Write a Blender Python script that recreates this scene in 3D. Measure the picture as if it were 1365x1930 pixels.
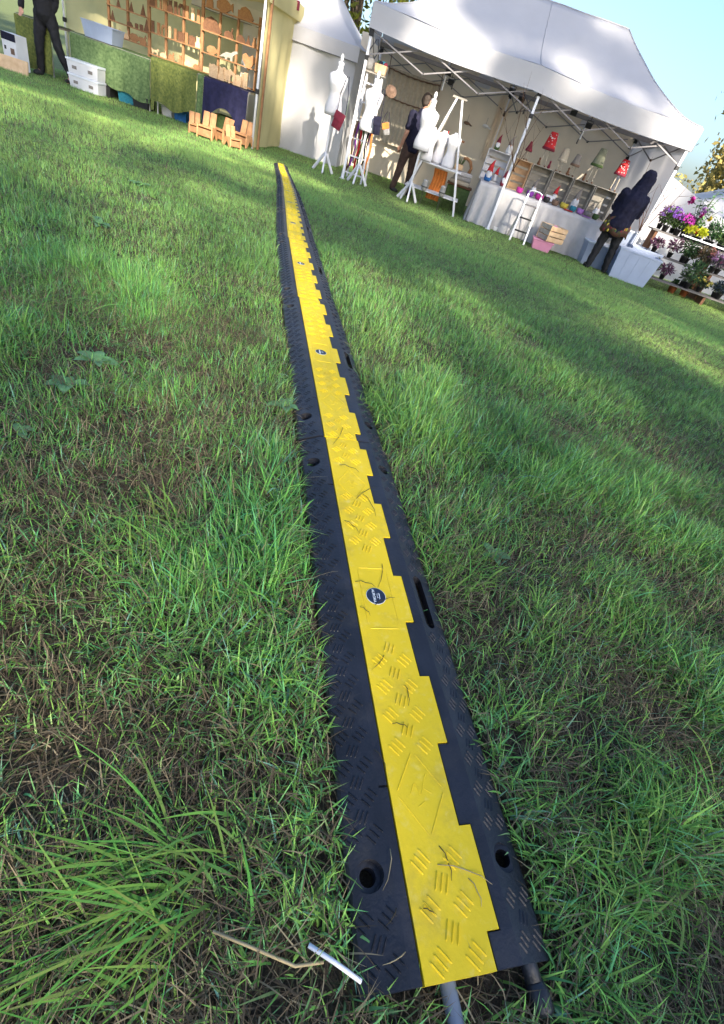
import bpy, bmesh, math, random
import numpy as np
from mathutils import Vector, Matrix
random.seed(7); rng = np.random.default_rng(11)
for o in list(bpy.data.objects): bpy.data.objects.remove(o)
SC = bpy.context.scene; COL = SC.collection; R = math.radians

# ---------------------------------------------------------------- camera, sky, sun, exposure
CAMH, STALLH = 0.68, 1.20          # lens height above the near turf / above the stall pitch
FPX, ROLL, PITCH = 907.0, R(19.5), R(39.0)
FW = np.array([0, math.cos(PITCH), -math.sin(PITCH)]); U0 = np.array([0, math.sin(PITCH), math.cos(PITCH)]); R0 = np.array([1., 0, 0])
RT = R0*math.cos(ROLL)+U0*math.sin(ROLL); UP = U0*math.cos(ROLL)-R0*math.sin(ROLL)
cd = bpy.data.cameras.new('camera'); cam = bpy.data.objects.new('camera', cd); COL.objects.link(cam)
cd.sensor_fit = 'VERTICAL'; cd.sensor_height = 36; cd.lens = FPX/1930*36; cd.clip_start = 0.02; cd.clip_end = 2000
cam.matrix_world = Matrix(((RT[0], UP[0], -FW[0], 0), (RT[1], UP[1], -FW[1], 0), (RT[2], UP[2], -FW[2], CAMH), (0, 0, 0, 1)))
SC.camera = cam
SUN_AZ, SUN_EL = R(-62), R(26)     # direction towards the sun (azimuth from +X), behind the photographer to the right
wd = bpy.data.worlds.new('World'); SC.world = wd; wd.use_nodes = True
nt = wd.node_tree; bg = nt.nodes['Background']; sk = nt.nodes.new('ShaderNodeTexSky'); sk.sky_type = 'NISHITA'; sk.sun_disc = False
sk.sun_elevation = SUN_EL; sk.sun_rotation = R(90)-SUN_AZ; sk.altitude = 100; sk.air_density = 1.0; sk.dust_density = 3.2; sk.ozone_density = 4.0
nt.links.new(sk.outputs[0], bg.inputs[0]); bg.inputs[1].default_value = 0.10
sd = bpy.data.lights.new('sun', 'SUN'); sd.energy = 4.5; sd.angle = R(0.55); sd.color = (1.0, .90, .74)
sun = bpy.data.objects.new('sun', sd); COL.objects.link(sun)
SV = Vector((math.cos(SUN_AZ)*math.cos(SUN_EL), math.sin(SUN_AZ)*math.cos(SUN_EL), math.sin(SUN_EL)))
sun.rotation_euler = (-SV).to_track_quat('-Z', 'Y').to_euler()
SC.view_settings.view_transform = 'Standard'; SC.view_settings.look = 'None'; SC.view_settings.gamma = 1.0
SC.view_settings.use_curve_mapping = False; SC.view_settings.exposure = 1.8

# ---------------------------------------------------------------- pixel to place
def ray(px, py): return FW*FPX+RT*(px-682.5)-UP*(py-965)
def smooth(a, b, t):
    t = np.clip((t-a)/(b-a), 0, 1); return t*t*(3-2*t)
ZS = CAMH-STALLH
A0 = np.array([-2.469, 10.653]); SU = np.array([.99934, .0362]); SW = np.array([-.0362, .99934]); UA = math.atan2(.0362, .99934)
def SP(s, w, z=0): q = A0+SU*s+SW*w; return Vector((q[0], q[1], ZS+z))       # stall frame (along the row, depth, height)
def at(px, py, w):          # where a pixel's ray meets the upright plane at depth w behind the stall row: (s, z)
    d = ray(px, py); B = A0+SW*w; t = (B@SW)/(d[:2]@SW); q = d[:2]*t
    return float((q-A0)@SU), float(CAMH+t*d[2]-ZS)
def gsw(px, py):            # where it meets the stall pitch: (s, w)
    d = ray(px, py); t = -STALLH/d[2]; q = d[:2]*t-A0; return float(q@SU), float(q@SW)

# ---------------------------------------------------------------- mesh helpers
class MB:
    def __init__(s): s.v = []; s.f = []
    def add(s, vs, fs):
        n = len(s.v); s.v += [tuple(v) for v in vs]; s.f += [tuple(i+n for i in f) for f in fs]; return s
    def box(s, c, d, m=None):
        x, y, z = d[0]/2, d[1]/2, d[2]/2
        vs = [Vector((a*x, b*y, e*z)) for a in (-1, 1) for b in (-1, 1) for e in (-1, 1)]
        if m is not None: vs = [m @ v for v in vs]
        return s.add([v+Vector(c) for v in vs], [(0,1,3,2),(4,6,7,5),(0,4,5,1),(2,3,7,6),(0,2,6,4),(1,5,7,3)])
    def beam(s, a, b, w, h, upv=(0, 0, 1)):
        a, b = Vector(a), Vector(b); d = (b-a); L = d.length; d.normalize(); upv = Vector(upv)
        if abs(d.dot(upv)) > .98: upv = Vector((0, 1, 0))
        x = d.cross(upv).normalized(); y = x.cross(d)
        return s.box((a+b)/2, (w, L, h), Matrix((x, d, y)).transposed())
    def tube(s, pts, rad, n=8, cap=True):
        pts = [Vector(p) for p in pts]; k = len(pts)
        if not hasattr(rad, '__len__'): rad = [rad]*k
        rings = []; px = None
        for i, p in enumerate(pts):
            d = (pts[min(i+1, k-1)]-pts[max(i-1, 0)]).normalized()
            if px is None:
                px = d.cross(Vector((0, 0, 1)) if abs(d.z) < .9 else Vector((1, 0, 0))).normalized()
            else: px = (px-d*px.dot(d)).normalized()
            py = d.cross(px)
            rings.append([p+(px*math.cos(2*math.pi*j/n)+py*math.sin(2*math.pi*j/n))*rad[i] for j in range(n)])
        return s.loft(rings, cap)
    def loft(s, rings, cap=True, closed=True):
        n = len(rings[0]); vs = [v for r in rings for v in r]; fs = []
        for i in range(len(rings)-1):
            for j in range(n if closed else n-1):
                k = (j+1) % n; fs.append((i*n+j, i*n+k, (i+1)*n+k, (i+1)*n+j))
        if cap and closed: fs += [tuple(range(n-1, -1, -1)), tuple((len(rings)-1)*n+j for j in range(n))]
        return s.add(vs, fs)
    def lathe(s, prof, c=(0, 0, 0), n=16, ex=1, ey=1):
        return s.loft([[Vector((c[0]+r*ex*math.cos(2*math.pi*j/n), c[1]+r*ey*math.sin(2*math.pi*j/n), c[2]+z)) for j in range(n)] for r, z in prof])
    def prism(s, poly, t, m=None):      # poly in local XZ, thickness along Y
        n = len(poly); vs = [Vector((x, y, z)) for y in (-t/2, t/2) for x, z in poly]
        if m is not None: vs = [m @ v for v in vs]
        return s.add(vs, [tuple(range(n)), tuple(range(2*n-1, n-1, -1))]+[(i, (i+n), (i+1) % n+n, (i+1) % n) for i in range(n)])
    def sphere(s, c, r, n=10, sc=(1, 1, 1)):
        k = max(4, n//2+1)
        return s.loft([[Vector((c[0]+sc[0]*r*math.sin(math.pi*(i+.02)/(k-1+.04))*math.cos(2*math.pi*j/n), c[1]+sc[1]*r*math.sin(math.pi*(i+.02)/(k-1+.04))*math.sin(2*math.pi*j/n), c[2]-sc[2]*r*math.cos(math.pi*(i+.02)/(k-1+.04)))) for j in range(n)] for i in range(k)])
    def mesh(s, name, sm=False):
        me = bpy.data.meshes.new(name); me.from_pydata(s.v, [], s.f)
        b = bmesh.new(); b.from_mesh(me); bmesh.ops.recalc_face_normals(b, faces=b.faces); b.to_mesh(me); b.free()
        if sm: me.polygons.foreach_set('use_smooth', [True]*len(me.polygons))
        return me
    def build(s, name, mat, parent=None, sm=False, bev=0, loc=None, rz=0):
        return link(name, s.mesh(name, sm), mat, parent, bev, loc, rz)
def link(name, me, mat, parent=None, bev=0, loc=None, rz=0):
    o = bpy.data.objects.new(name, me); COL.objects.link(o)
    if mat is not None and not me.materials: me.materials.append(M[mat])
    if parent is not None: o.parent = parent
    if loc is not None: o.location = loc
    if rz: o.rotation_euler.z = rz
    if bev:
        b = o.modifiers.new('b', 'BEVEL'); b.width = bev; b.segments = 2; b.limit_method = 'ANGLE'
    return o
def tag(o, label, cat, group=None, kind=None):
    if label: o['label'] = label
    if cat: o['category'] = cat
    if group: o['group'] = group
    if kind: o['kind'] = kind
    return o
def thing(name, label, cat, loc, rz=None, group=None):
    o = bpy.data.objects.new(name, None); COL.objects.link(o); o.location = loc; o.rotation_euler.z = UA if rz is None else rz
    o.empty_display_size = .1
    return tag(o, label, cat, group)
def struct(o): o['kind'] = 'structure'; return o
def dup(root, loc, rz, label=None):
    r = root.copy(); COL.objects.link(r); r.location = loc; r.rotation_euler = (0, 0, rz)
    if label: r['label'] = label
    for ch in list(root.children):
        c = ch.copy(); COL.objects.link(c); c.parent = r
        for gch in ch.children:
            d = gch.copy(); COL.objects.link(d); d.parent = c
    return r

# ---------------------------------------------------------------- materials
M = {}
def mat(name, col, rough=.7, var=.12, scale=8., bump=0., bscale=60., metal=0., trans=0., spec=.4, col2=None, attr=None, alpha=1.0, coat=0.):
    m = bpy.data.materials.new(name); m.use_nodes = True; n = m.node_tree.nodes; l = m.node_tree.links
    p = n['Principled BSDF']; p.inputs['Roughness'].default_value = rough; p.inputs['Metallic'].default_value = metal
    p.inputs['Specular IOR Level'].default_value = spec; p.inputs['Coat Weight'].default_value = coat
    tc = n.new('ShaderNodeTexCoord'); nz = n.new('ShaderNodeTexNoise'); nz.inputs['Scale'].default_value = scale; nz.inputs['Detail'].default_value = 5
    l.new(tc.outputs['Object'], nz.inputs['Vector'])
    rp = n.new('ShaderNodeValToRGB'); l.new(nz.outputs['Fac'], rp.inputs['Fac'])
    c2 = col2 or tuple(min(1, c*(1+var)) for c in col); c1 = col if col2 else tuple(c*(1-var) for c in col)
    rp.color_ramp.elements[0].color = (*c1, 1); rp.color_ramp.elements[1].color = (*c2, 1)
    rp.color_ramp.elements[0].position = .3; rp.color_ramp.elements[1].position = .7
    out = rp.outputs['Color']
    if attr:
        a = n.new('ShaderNodeAttribute'); a.attribute_name = attr; out = a.outputs['Color']
    l.new(out, p.inputs['Base Color'])
    if bump:
        b = n.new('ShaderNodeBump'); b.inputs['Strength'].default_value = bump; b.inputs['Distance'].default_value = .01
        nb = n.new('ShaderNodeTexNoise'); nb.inputs['Scale'].default_value = bscale; nb.inputs['Detail'].default_value = 4
        l.new(tc.outputs['Object'], nb.inputs['Vector']); l.new(nb.outputs['Fac'], b.inputs['Height']); l.new(b.outputs['Normal'], p.inputs['Normal'])
    if trans:
        t = n.new('ShaderNodeBsdfTranslucent'); l.new(out, t.inputs['Color']); mx = n.new('ShaderNodeMixShader'); mx.inputs[0].default_value = trans
        l.new(p.outputs[0], mx.inputs[1]); l.new(t.outputs[0], mx.inputs[2]); l.new(mx.outputs[0], n['Material Output'].inputs[0])
    M[name] = m; return m
def soften(m, k):       # thin blades: blend the shading normal towards the sward's own up direction
    n = m.node_tree.nodes; l = m.node_tree.links; ge = n.new('ShaderNodeNewGeometry'); mx = n.new('ShaderNodeVectorMath'); mx.operation = 'SCALE'; mx.inputs['Scale'].default_value = 1-k; l.new(ge.outputs['Normal'], mx.inputs[0])
    ad = n.new('ShaderNodeVectorMath'); ad.operation = 'ADD'; ad.inputs[1].default_value = (0, 0, k); l.new(mx.outputs[0], ad.inputs[0]); no = n.new('ShaderNodeVectorMath'); no.operation = 'NORMALIZE'; l.new(ad.outputs[0], no.inputs[0]); l.new(no.outputs[0], n['Principled BSDF'].inputs['Normal'])
mat('grass', (.07, .14, .03), .5, attr='Col', trans=.30, spec=.3)
soften(M['grass'], .6)
sm_ = mat('soil', (.075, .058, .038), .95, scale=55, col2=(.036, .027, .018), bump=.8, bscale=120)
n_ = sm_.node_tree.nodes; l_ = sm_.node_tree.links; p_ = n_['Principled BSDF']; old = p_.inputs['Base Color'].links[0].from_socket
tc_ = n_.new('ShaderNodeTexCoord'); sx_ = n_.new('ShaderNodeSeparateXYZ'); l_.new(tc_.outputs['Object'], sx_.inputs[0]); mr_ = n_.new('ShaderNodeMapRange'); mr_.inputs[1].default_value = 1.2; mr_.inputs[2].default_value = 4.5; mr_.inputs[4].default_value = .85
l_.new(sx_.outputs['Y'], mr_.inputs[0]); nz_ = n_.new('ShaderNodeTexNoise'); nz_.inputs['Scale'].default_value = 3.; l_.new(tc_.outputs['Object'], nz_.inputs['Vector']); rp_g = n_.new('ShaderNodeValToRGB'); l_.new(nz_.outputs['Fac'], rp_g.inputs[0])
rp_g.color_ramp.elements[0].color = (.10, .15, .04, 1); rp_g.color_ramp.elements[1].color = (.17, .20, .07, 1); mx_ = n_.new('ShaderNodeMixRGB'); l_.new(mr_.outputs[0], mx_.inputs[0]); l_.new(old, mx_.inputs[1]); l_.new(rp_g.outputs[0], mx_.inputs[2]); l_.new(mx_.outputs[0], p_.inputs['Base Color'])
mat('rubber', (.015, .0165, .024), .42, .35, 18, .15, 220, spec=.5)
mat('yellow', (.78, .55, .012), .55, .1, 9, .06, 160, spec=.4, col2=(.84, .60, .018))
def dirt(m, col, amt, scale, lo, hi):     # smudges of dried soil
    n = m.node_tree.nodes; l = m.node_tree.links; p = n['Principled BSDF']; old = p.inputs['Base Color'].links[0].from_socket; tc = n.new('ShaderNodeTexCoord'); nz = n.new('ShaderNodeTexNoise'); nz.inputs['Scale'].default_value = scale; nz.inputs['Detail'].default_value = 8; nz.inputs['Roughness'].default_value = .7
    l.new(tc.outputs['Object'], nz.inputs['Vector']); mr = n.new('ShaderNodeMapRange'); mr.inputs[1].default_value = lo; mr.inputs[2].default_value = hi; mr.inputs[4].default_value = amt; l.new(nz.outputs['Fac'], mr.inputs[0]); mx = n.new('ShaderNodeMixRGB'); mx.inputs[2].default_value = (*col, 1); l.new(mr.outputs[0], mx.inputs[0]); l.new(old, mx.inputs[1]); l.new(mx.outputs[0], p.inputs['Base Color'])
dirt(M['yellow'], (.30, .21, .06), .5, 16, .52, .78); dirt(M['yellow'], (.85, .70, .22), .5, 60, .55, .75); dirt(M['rubber'], (.07, .06, .05), .5, 22, .52, .80)
mat('cable', (.16, .2, .27), .5, .1, 30)
mat('sticker', (.018, .03, .06), .45, .1, 40)
mat('print', (.72, .78, .82), .5, .05)
mat('straw', (.34, .27, .15), .8, .3, 40)
mat('drybrown', (.05, .04, .02), .8, .3, 40)
mat('whiteplastic', (.72, .74, .8), .45, .05, 12)
mat('weed', (.14, .30, .12), .5, .3, 30, trans=.25)

# ---------------------------------------------------------------- terrain
def vnoise(x, y, cell, seed):
    r = np.random.default_rng(seed); n = 128; G = r.random((n, n))
    fx, fy = x/cell+37.3, y/cell+53.7; ix, iy = np.floor(fx).astype(int), np.floor(fy).astype(int); tx, ty = fx-ix, fy-iy
    tx, ty = tx*tx*(3-2*tx), ty*ty*(3-2*ty); a = G[ix % n, iy % n]; b = G[(ix+1) % n, iy % n]; c = G[ix % n, (iy+1) % n]; d = G[(ix+1) % n, (iy+1) % n]
    return (a*(1-tx)+b*tx)*(1-ty)+(c*(1-tx)+d*tx)*ty
def terrain(x, y):
    x, y = np.asarray(x, float), np.asarray(y, float)
    z = ZS*smooth(1.9, 10.2, y)
    return z
def ground_mesh():
    xs = np.concatenate([[-600, -200, -80, -40], np.arange(-20, -3, .5), np.arange(-3, 4, .1), np.arange(4, 20, .5), [40, 80, 200, 600]])
    ys = np.concatenate([[-600, -200, -60, -20], np.arange(-6, -1, .5), np.arange(-1, 5, .1), np.arange(5, 22, .4), [40, 80, 200, 600]])
    X, Y = np.meshgrid(xs, ys); Z = terrain(X, Y)+(vnoise(X, Y, .17, 3)-.5)*.016*(np.abs(X) < 6)-.004
    v = np.stack([X, Y, Z], -1).reshape(-1, 3); nx = len(xs)
    f = [(j*nx+i, j*nx+i+1, (j+1)*nx+i+1, (j+1)*nx+i) for j in range(len(ys)-1) for i in range(nx-1)]
    me = bpy.data.meshes.new('ground'); me.from_pydata(v.tolist(), [], f); return me
struct(link('ground', ground_mesh(), 'soil'))

# ---------------------------------------------------------------- cable ramps
JOINTS = [(0.223, 0.107), (-0.152, 1.034), (-0.531, 1.96), (-0.895, 2.891), (-1.233, 3.832), (-1.569, 4.774), (-1.899, 5.718), (-2.236, 6.659), (-2.578, 7.599), (-2.934, 8.534), (-3.29, 9.468)]
HT = .031; LW, RW, NARR, WIDE = -.064, .166, .084, .100
TABS = [(.034+.2066*k, .137+.2066*k) for k in range(5)]
def stepline(x0, x1, e=0.):     # right edge of the lid along the module, with its teeth
    pts = [(x0, .0)]
    for a, b in TABS: pts += [(x0, a-e), (x1, a-e), (x1, b+e), (x0, b+e)]
    return pts+[(x0, 1.)]
def cut(o, cutter):
    m = o.modifiers.new('c', 'BOOLEAN'); m.object = cutter; m.solver = 'EXACT'; m.operation = 'DIFFERENCE'
    dg = bpy.context.evaluated_depsgraph_get(); me = bpy.data.meshes.new_from_object(o.evaluated_get(dg)); o.modifiers.clear(); o.data = me
    bpy.data.objects.remove(cutter)
def extrude_y(prof, y0, y1): # profile in XZ extruded along Y
    b = MB(); n = len(prof); b.add([(x, y, z) for y in (y0, y1) for x, z in prof], [tuple(range(n)), tuple(range(2*n-1, n-1, -1))]+[(i, i+n, (i+1) % n+n, (i+1) % n) for i in range(n)]); return b
def bar(b, c, d, L, w, h, nrm):  # one raised rib: low ridge of length L along d on a plane with normal nrm
    d = d.normalized(); t = nrm.cross(d).normalized(); c = Vector(c)-nrm*.0004
    e = L/2
    b.add([c-d*e, c-d*e*.8+t*w, c+d*e*.8+t*w, c+d*e, c+d*e*.8-t*w, c-d*e*.8-t*w, c-d*e*.72+nrm*h, c+d*e*.72+nrm*h],
          [(0,1,6),(1,2,7,6),(2,3,7),(3,4,7),(4,5,6,7),(5,0,6)])
def ramp_meshes():
    res = {}
    prof_l = [(LW, 0), (LW, .007), (LW+.004, .011), (-.014, HT-.001), (-.0022, HT-.001), (-.0022, 0)]
    b = extrude_y(prof_l, .0015, .9985); base = b.build('base', 'rubber')
    # right flank with the sockets of the lid's teeth cut out of it
    fl = extrude_y([(NARR+.0022, 0), (NARR+.0022, HT-.0015), (.118, HT-.002), (RW-.004, .011), (RW, .007), (RW, 0)], .0015, .9985)
    flank = fl.build('flank', 'rubber'); c = MB()
    for a, b_ in TABS: c.box(((NARR+WIDE)/2-.009, (a+b_)/2, .02), (WIDE-NARR+.0224, b_-a+.003, .06))
    cut(flank, c.build('cutter', None))
    for y in (.1, .9):
        for o, x, z in ((base, -.040, .0195), (flank, .140, .0215)):
            for r_, z0 in ((.0175, z-.006), (.0105, -.01)):
                c = MB(); c.lathe([(r_*.93, z0), (r_, .06)], (x, y, 0), 24); co = c.build('cutter', None); cut(o, co)
    c = MB()
    for y in (.19, .81): c.box((-.006, y, .032), (.016, .003, .012))
    co = c.build('cutter', None); cut(base, co)
    c = MB(); c.loft([[Vector((.136+.0095*math.cos(a)*(1), .5+(.05 if math.sin(a) > 0 else -.05)+.0095*math.sin(a), z)) for a in [2*math.pi*(j+.5)/20 for j in range(20)]] for z in (-.01, .06)])
    co = c.build('cutter', None); cut(flank, co)
    res['base'] = base.data; res['flank'] = flank.data
    bpy.data.objects.remove(base); bpy.data.objects.remove(flank)
    # lid
    pl = [(0., 0.)]+stepline(NARR, WIDE)+[(0., 1.)]
    pl = [(x, min(max(y, .001), .999)) for x, y in pl]
    seen = []; [seen.append(p) for p in pl if p not in seen]; pl = seen
    n = len(pl); lid = MB(); lid.add([(x, y, z) for z in (HT-.016, HT) for x, y in pl], [tuple(range(n)), tuple(range(2*n-1, n-1, -1))]+[(i, i+n, (i+1) % n+n, (i+1) % n) for i in range(n)])
    res['lid'] = lid.mesh('lid')
    # chequer ribs
    t = MB(); Z1 = Vector((0, 0, 1)); dn = Vector((1, -1.15, 0)); dp = Vector((.55, 1.3, 0)); rp_ = .0445
    def skip(x, y):
        return .405 < y < .595 and .012 < x < .075 or abs(y-.18)+abs(x-.042)*1.1 < .066 or abs(y-.82)+abs(x-.042)*1.1 < .066
    k = 0; y = .016
    while y < .99:
        for x in (.022, .064):
            if not skip(x, y):
                for q in (-1, 0, 1): bar(t, (x+q*.0058, y+q*.0052, HT), dn, .022, .0014, .0023, Z1)
        if y+.022 < .985 and not skip(.043, y+.022):
            for q in (-1, 0, 1): bar(t, (.043+q*.0062, y+.022-q*.0026, HT), dp, .022, .0014, .0023, Z1)
        y += rp_
    res['lid_tread'] = t.mesh('lid_tread')
    t = MB(); nl = Vector((-(HT-.012), 0, .046)).normalized(); nr = Vector((.0175, 0, .044)).normalized()
    zl = lambda x: .011+(x-LW-.004)/(-.014-LW-.004)*(HT-.012); zr = lambda x: .011+(RW-.004-x)/(RW-.004-.118)*(HT-.013)
    y = .02
    while y < .985:
        for x in (-.051, -.027):
            if min(abs(y-.1), abs(y-.9)) > .03 or abs(x+.04) > .03:
                for q in (-1, 0, 1): bar(t, (x+q*.005, y+q*.0052, zl(x+q*.005)), Vector((1, -1.15, (HT-.012)/.046)), .017, .0013, .0021, nl)
        if min(abs(y+.02-.1), abs(y+.02-.9)) > .028 and y < .96:
            for q in (-1, 0, 1): bar(t, (-.039+q*.0052, y+.02-q*.002, zl(-.039+q*.0052)), Vector((.6, 1.2, .6*(HT-.012)/.046)), .017, .0013, .0021, nl)
        for x in (.130, .152):
            if min(abs(y-.1), abs(y-.9)) > .03 and not (.42 < y < .58):
                for q in (-1, 0, 1): bar(t, (x+q*.0045, y+q*.005, zr(x+q*.0045)), Vector((1, -1.3, -.4)), .016, .0013, .0021, nr)
        if min(abs(y+.02-.1), abs(y+.02-.9)) > .03 and not (.42 < y+.02 < .58) and y < .96:
            for q in (-1, 0, 1): bar(t, (.141+q*.0048, y+.02-q*.002, zr(.141+q*.0048)), Vector((.5, 1.2, -.2)), .016, .0013, .0021, nr)
        y += .040
    res['base_tread'] = t.mesh('base_tread')
    # moulded frames: rectangle round the sticker, two lozenges
    def outline(pts, w=.0016, h=.0017):
        b = MB()
        for i in range(len(pts)):
            p, q = Vector((*pts[i], HT-.0003)), Vector((*pts[(i+1) % len(pts)], HT-.0003)); bar(b, (p+q)/2, q-p, (q-p).length*1.08, w, h, Z1)
        return b.mesh('moulded_frame')
    res['frame0'] = outline([(.015, .432), (.071, .432), (.071, .566), (.015, .566)])
    for k, yc in enumerate((.18, .82)):
        res['frame%d' % (k+1)] = outline([(.042, yc-.052), (.076, yc), (.042, yc+.052), (.008, yc)], .0013)
        t = MB()   # maker's mark moulded inside the lozenge
        for a, b_ in (((.026, -.004), (.036, .012)), ((.036, .012), (.041, -.006)), ((.041, -.006), (.050, .014)), ((.046, .004), (.058, -.004)), ((.050, .014), (.056, .022)), ((.034, -.018), (.046, -.012))):
            p, q = Vector((a[0], yc+a[1], HT-.0003)), Vector((b_[0], yc+b_[1], HT-.0003)); bar(t, (p+q)/2, q-p, (q-p).length, .001, .0014, Z1)
        res['mark%d' % k] = t.mesh('moulded_mark')
    s = MB(); s.lathe([(.0175, HT+.0002), (.0175, HT+.0011)], (.040, .5, 0), 32); res['sticker'] = s.mesh('sticker')
    s = MB(); s.lathe([(.0184, HT+.0001), (.0184, HT+.0006)], (.040, .5, 0), 32); res['rim'] = s.mesh('rim')
    return res
RM = ramp_meshes()
for k, m_ in (('base', 'rubber'), ('flank', 'rubber'), ('lid', 'yellow'), ('lid_tread', 'yellow'), ('base_tread', 'rubber'), ('frame0', 'yellow'), ('frame1', 'yellow'), ('frame2', 'yellow'), ('mark0', 'yellow'), ('mark1', 'yellow'), ('sticker', 'sticker'), ('rim', 'print')):
    RM[k].materials.clear(); RM[k].materials.append(M[m_])
def text_mesh(s, size, m_, name):
    c = bpy.data.curves.new(name, 'FONT'); c.body = s; c.size = size; c.align_x = 'CENTER'; c.extrude = .0002; o = bpy.data.objects.new(name, c); COL.objects.link(o)
    me = bpy.data.meshes.new_from_object(o.evaluated_get(bpy.context.evaluated_depsgraph_get())); bpy.data.objects.remove(o); me.materials.clear(); me.materials.append(M[m_]); return me
TXT = text_mesh('AURORA', .0072, 'print', 'lettering')
EMB = MB()
for pts in ([(-.007, .0035), (-.0045, .0068), (.0062, .0062), (.0082, .0045), (.003, .0052), (-.005, .0048)], [(-.0045, .0012), (.004, .0012), (.004, .002), (-.0045, .002)], [(.0034, .0012), (.0052, .0012), (.0044, .0034), (.0036, .0034)], [(-.0045, .0012), (-.0037, .0012), (-.0042, .0034), (-.005, .0034)]):
    n = len(pts); EMB.add([(x, y, 0) for x, y in pts], [tuple(range(n))])
EMB = EMB.mesh('emblem'); EMB.materials.append(M['print'])
WHERE = ['nearest yellow and black cable ramp, its open end towards the viewer', 'second yellow and black cable ramp from the near end', 'third yellow and black cable ramp from the near end', 'fourth yellow and black cable ramp from the near end', 'fifth yellow and black cable ramp from the near end',
         'sixth yellow and black cable ramp from the near end', 'seventh yellow and black cable ramp from the near end', 'yellow and black cable ramp, third from the far end', 'yellow and black cable ramp, last but one at the far end', 'farthest yellow and black cable ramp, ending by the white tent']
for i in range(10):
    p, q = Vector((*JOINTS[i], 0)), Vector((*JOINTS[i+1], 0)); p.z = float(terrain(p.x, p.y))+.002; q.z = float(terrain(q.x, q.y))+.002
    d = (q-p).normalized(); x = d.cross(Vector((0, 0, 1))).normalized(); z = x.cross(d)
    rt = thing('cable_ramp', WHERE[i], 'cable ramp', (0, 0, 0), 0, 'yellow and black cable ramps laid end to end')
    wob = Matrix.Rotation(R(random.uniform(-.9, .9)), 4, 'Y') @ Matrix.Rotation(R(random.uniform(-.25, .25)), 4, 'Z') @ Matrix.Translation((0, 0, random.uniform(0, .0025) if i else 0))
    rt.matrix_world = Matrix.Translation(p) @ Matrix((x, d, z)).transposed().to_4x4() @ wob
    b = link('base', RM['base'], None, rt); f = link('side_flank', RM['flank'], None, rt); l = link('lid', RM['lid'], None, rt)
    o = link('tread_pattern', RM['base_tread'], None, b); o['kind'] = 'stuff'
    o = link('tread_pattern', RM['lid_tread'], None, l); o['kind'] = 'stuff'
    for k in range(3 if i < 5 else 1): link('moulded_frame', RM['frame%d' % k], None, l)
    for k in range(2 if i < 3 else 0): link('moulded_mark', RM['mark%d' % k], None, l)['kind'] = 'stuff'
    st = link('sticker', RM['sticker'], None, rt); st['label'] = 'round dark blue sticker with white lettering'
    link('sticker_rim', RM['rim'], None, st)
    if i < 3:
        o = link('lettering', TXT, None, st); o.location = (.0335, .5, HT+.0013); o.rotation_euler = (0, 0, R(-90))
        o = link('emblem', EMB, None, st); o.location = (.0405, .5, HT+.0013); o.rotation_euler = (0, 0, R(-90))
    if i == 0:
        g = MB(); g.tube([(.134, .03, .012), (.134, -.014, .012)], .0095, 14); g.tube([(.134, -.010, .011), (.136, -.022, .010), (.137, -.036, .009), (.137, -.040, .009)], [.0095, .0125, .012, .008], 14); g.build('coupling_peg', 'rubber', rt, True)
        g = MB(); g.box((.041, .03, .003), (.08, .055, .005)); g.build('channel_floor', 'rubber', rt)
cb = MB(); J = Vector((*JOINTS[0], 0)); dv = (Vector((*JOINTS[1], 0))-J).normalized(); nv = Vector((dv.y, -dv.x, 0))
cb.tube([J+dv*a+nv*b+Vector((0, 0, z)) for a, b, z in ((.09, .03, .014), (.0, .033, .013), (-.05, .034, .010), (-.13, .030, .008), (-.3, .02, .008), (-.6, -.05, .008))], .0088, 14)
tag(cb.build('power_cable', 'cable', None, True), 'grey power cable leaving the near end of the cable ramp', 'cable')
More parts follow.
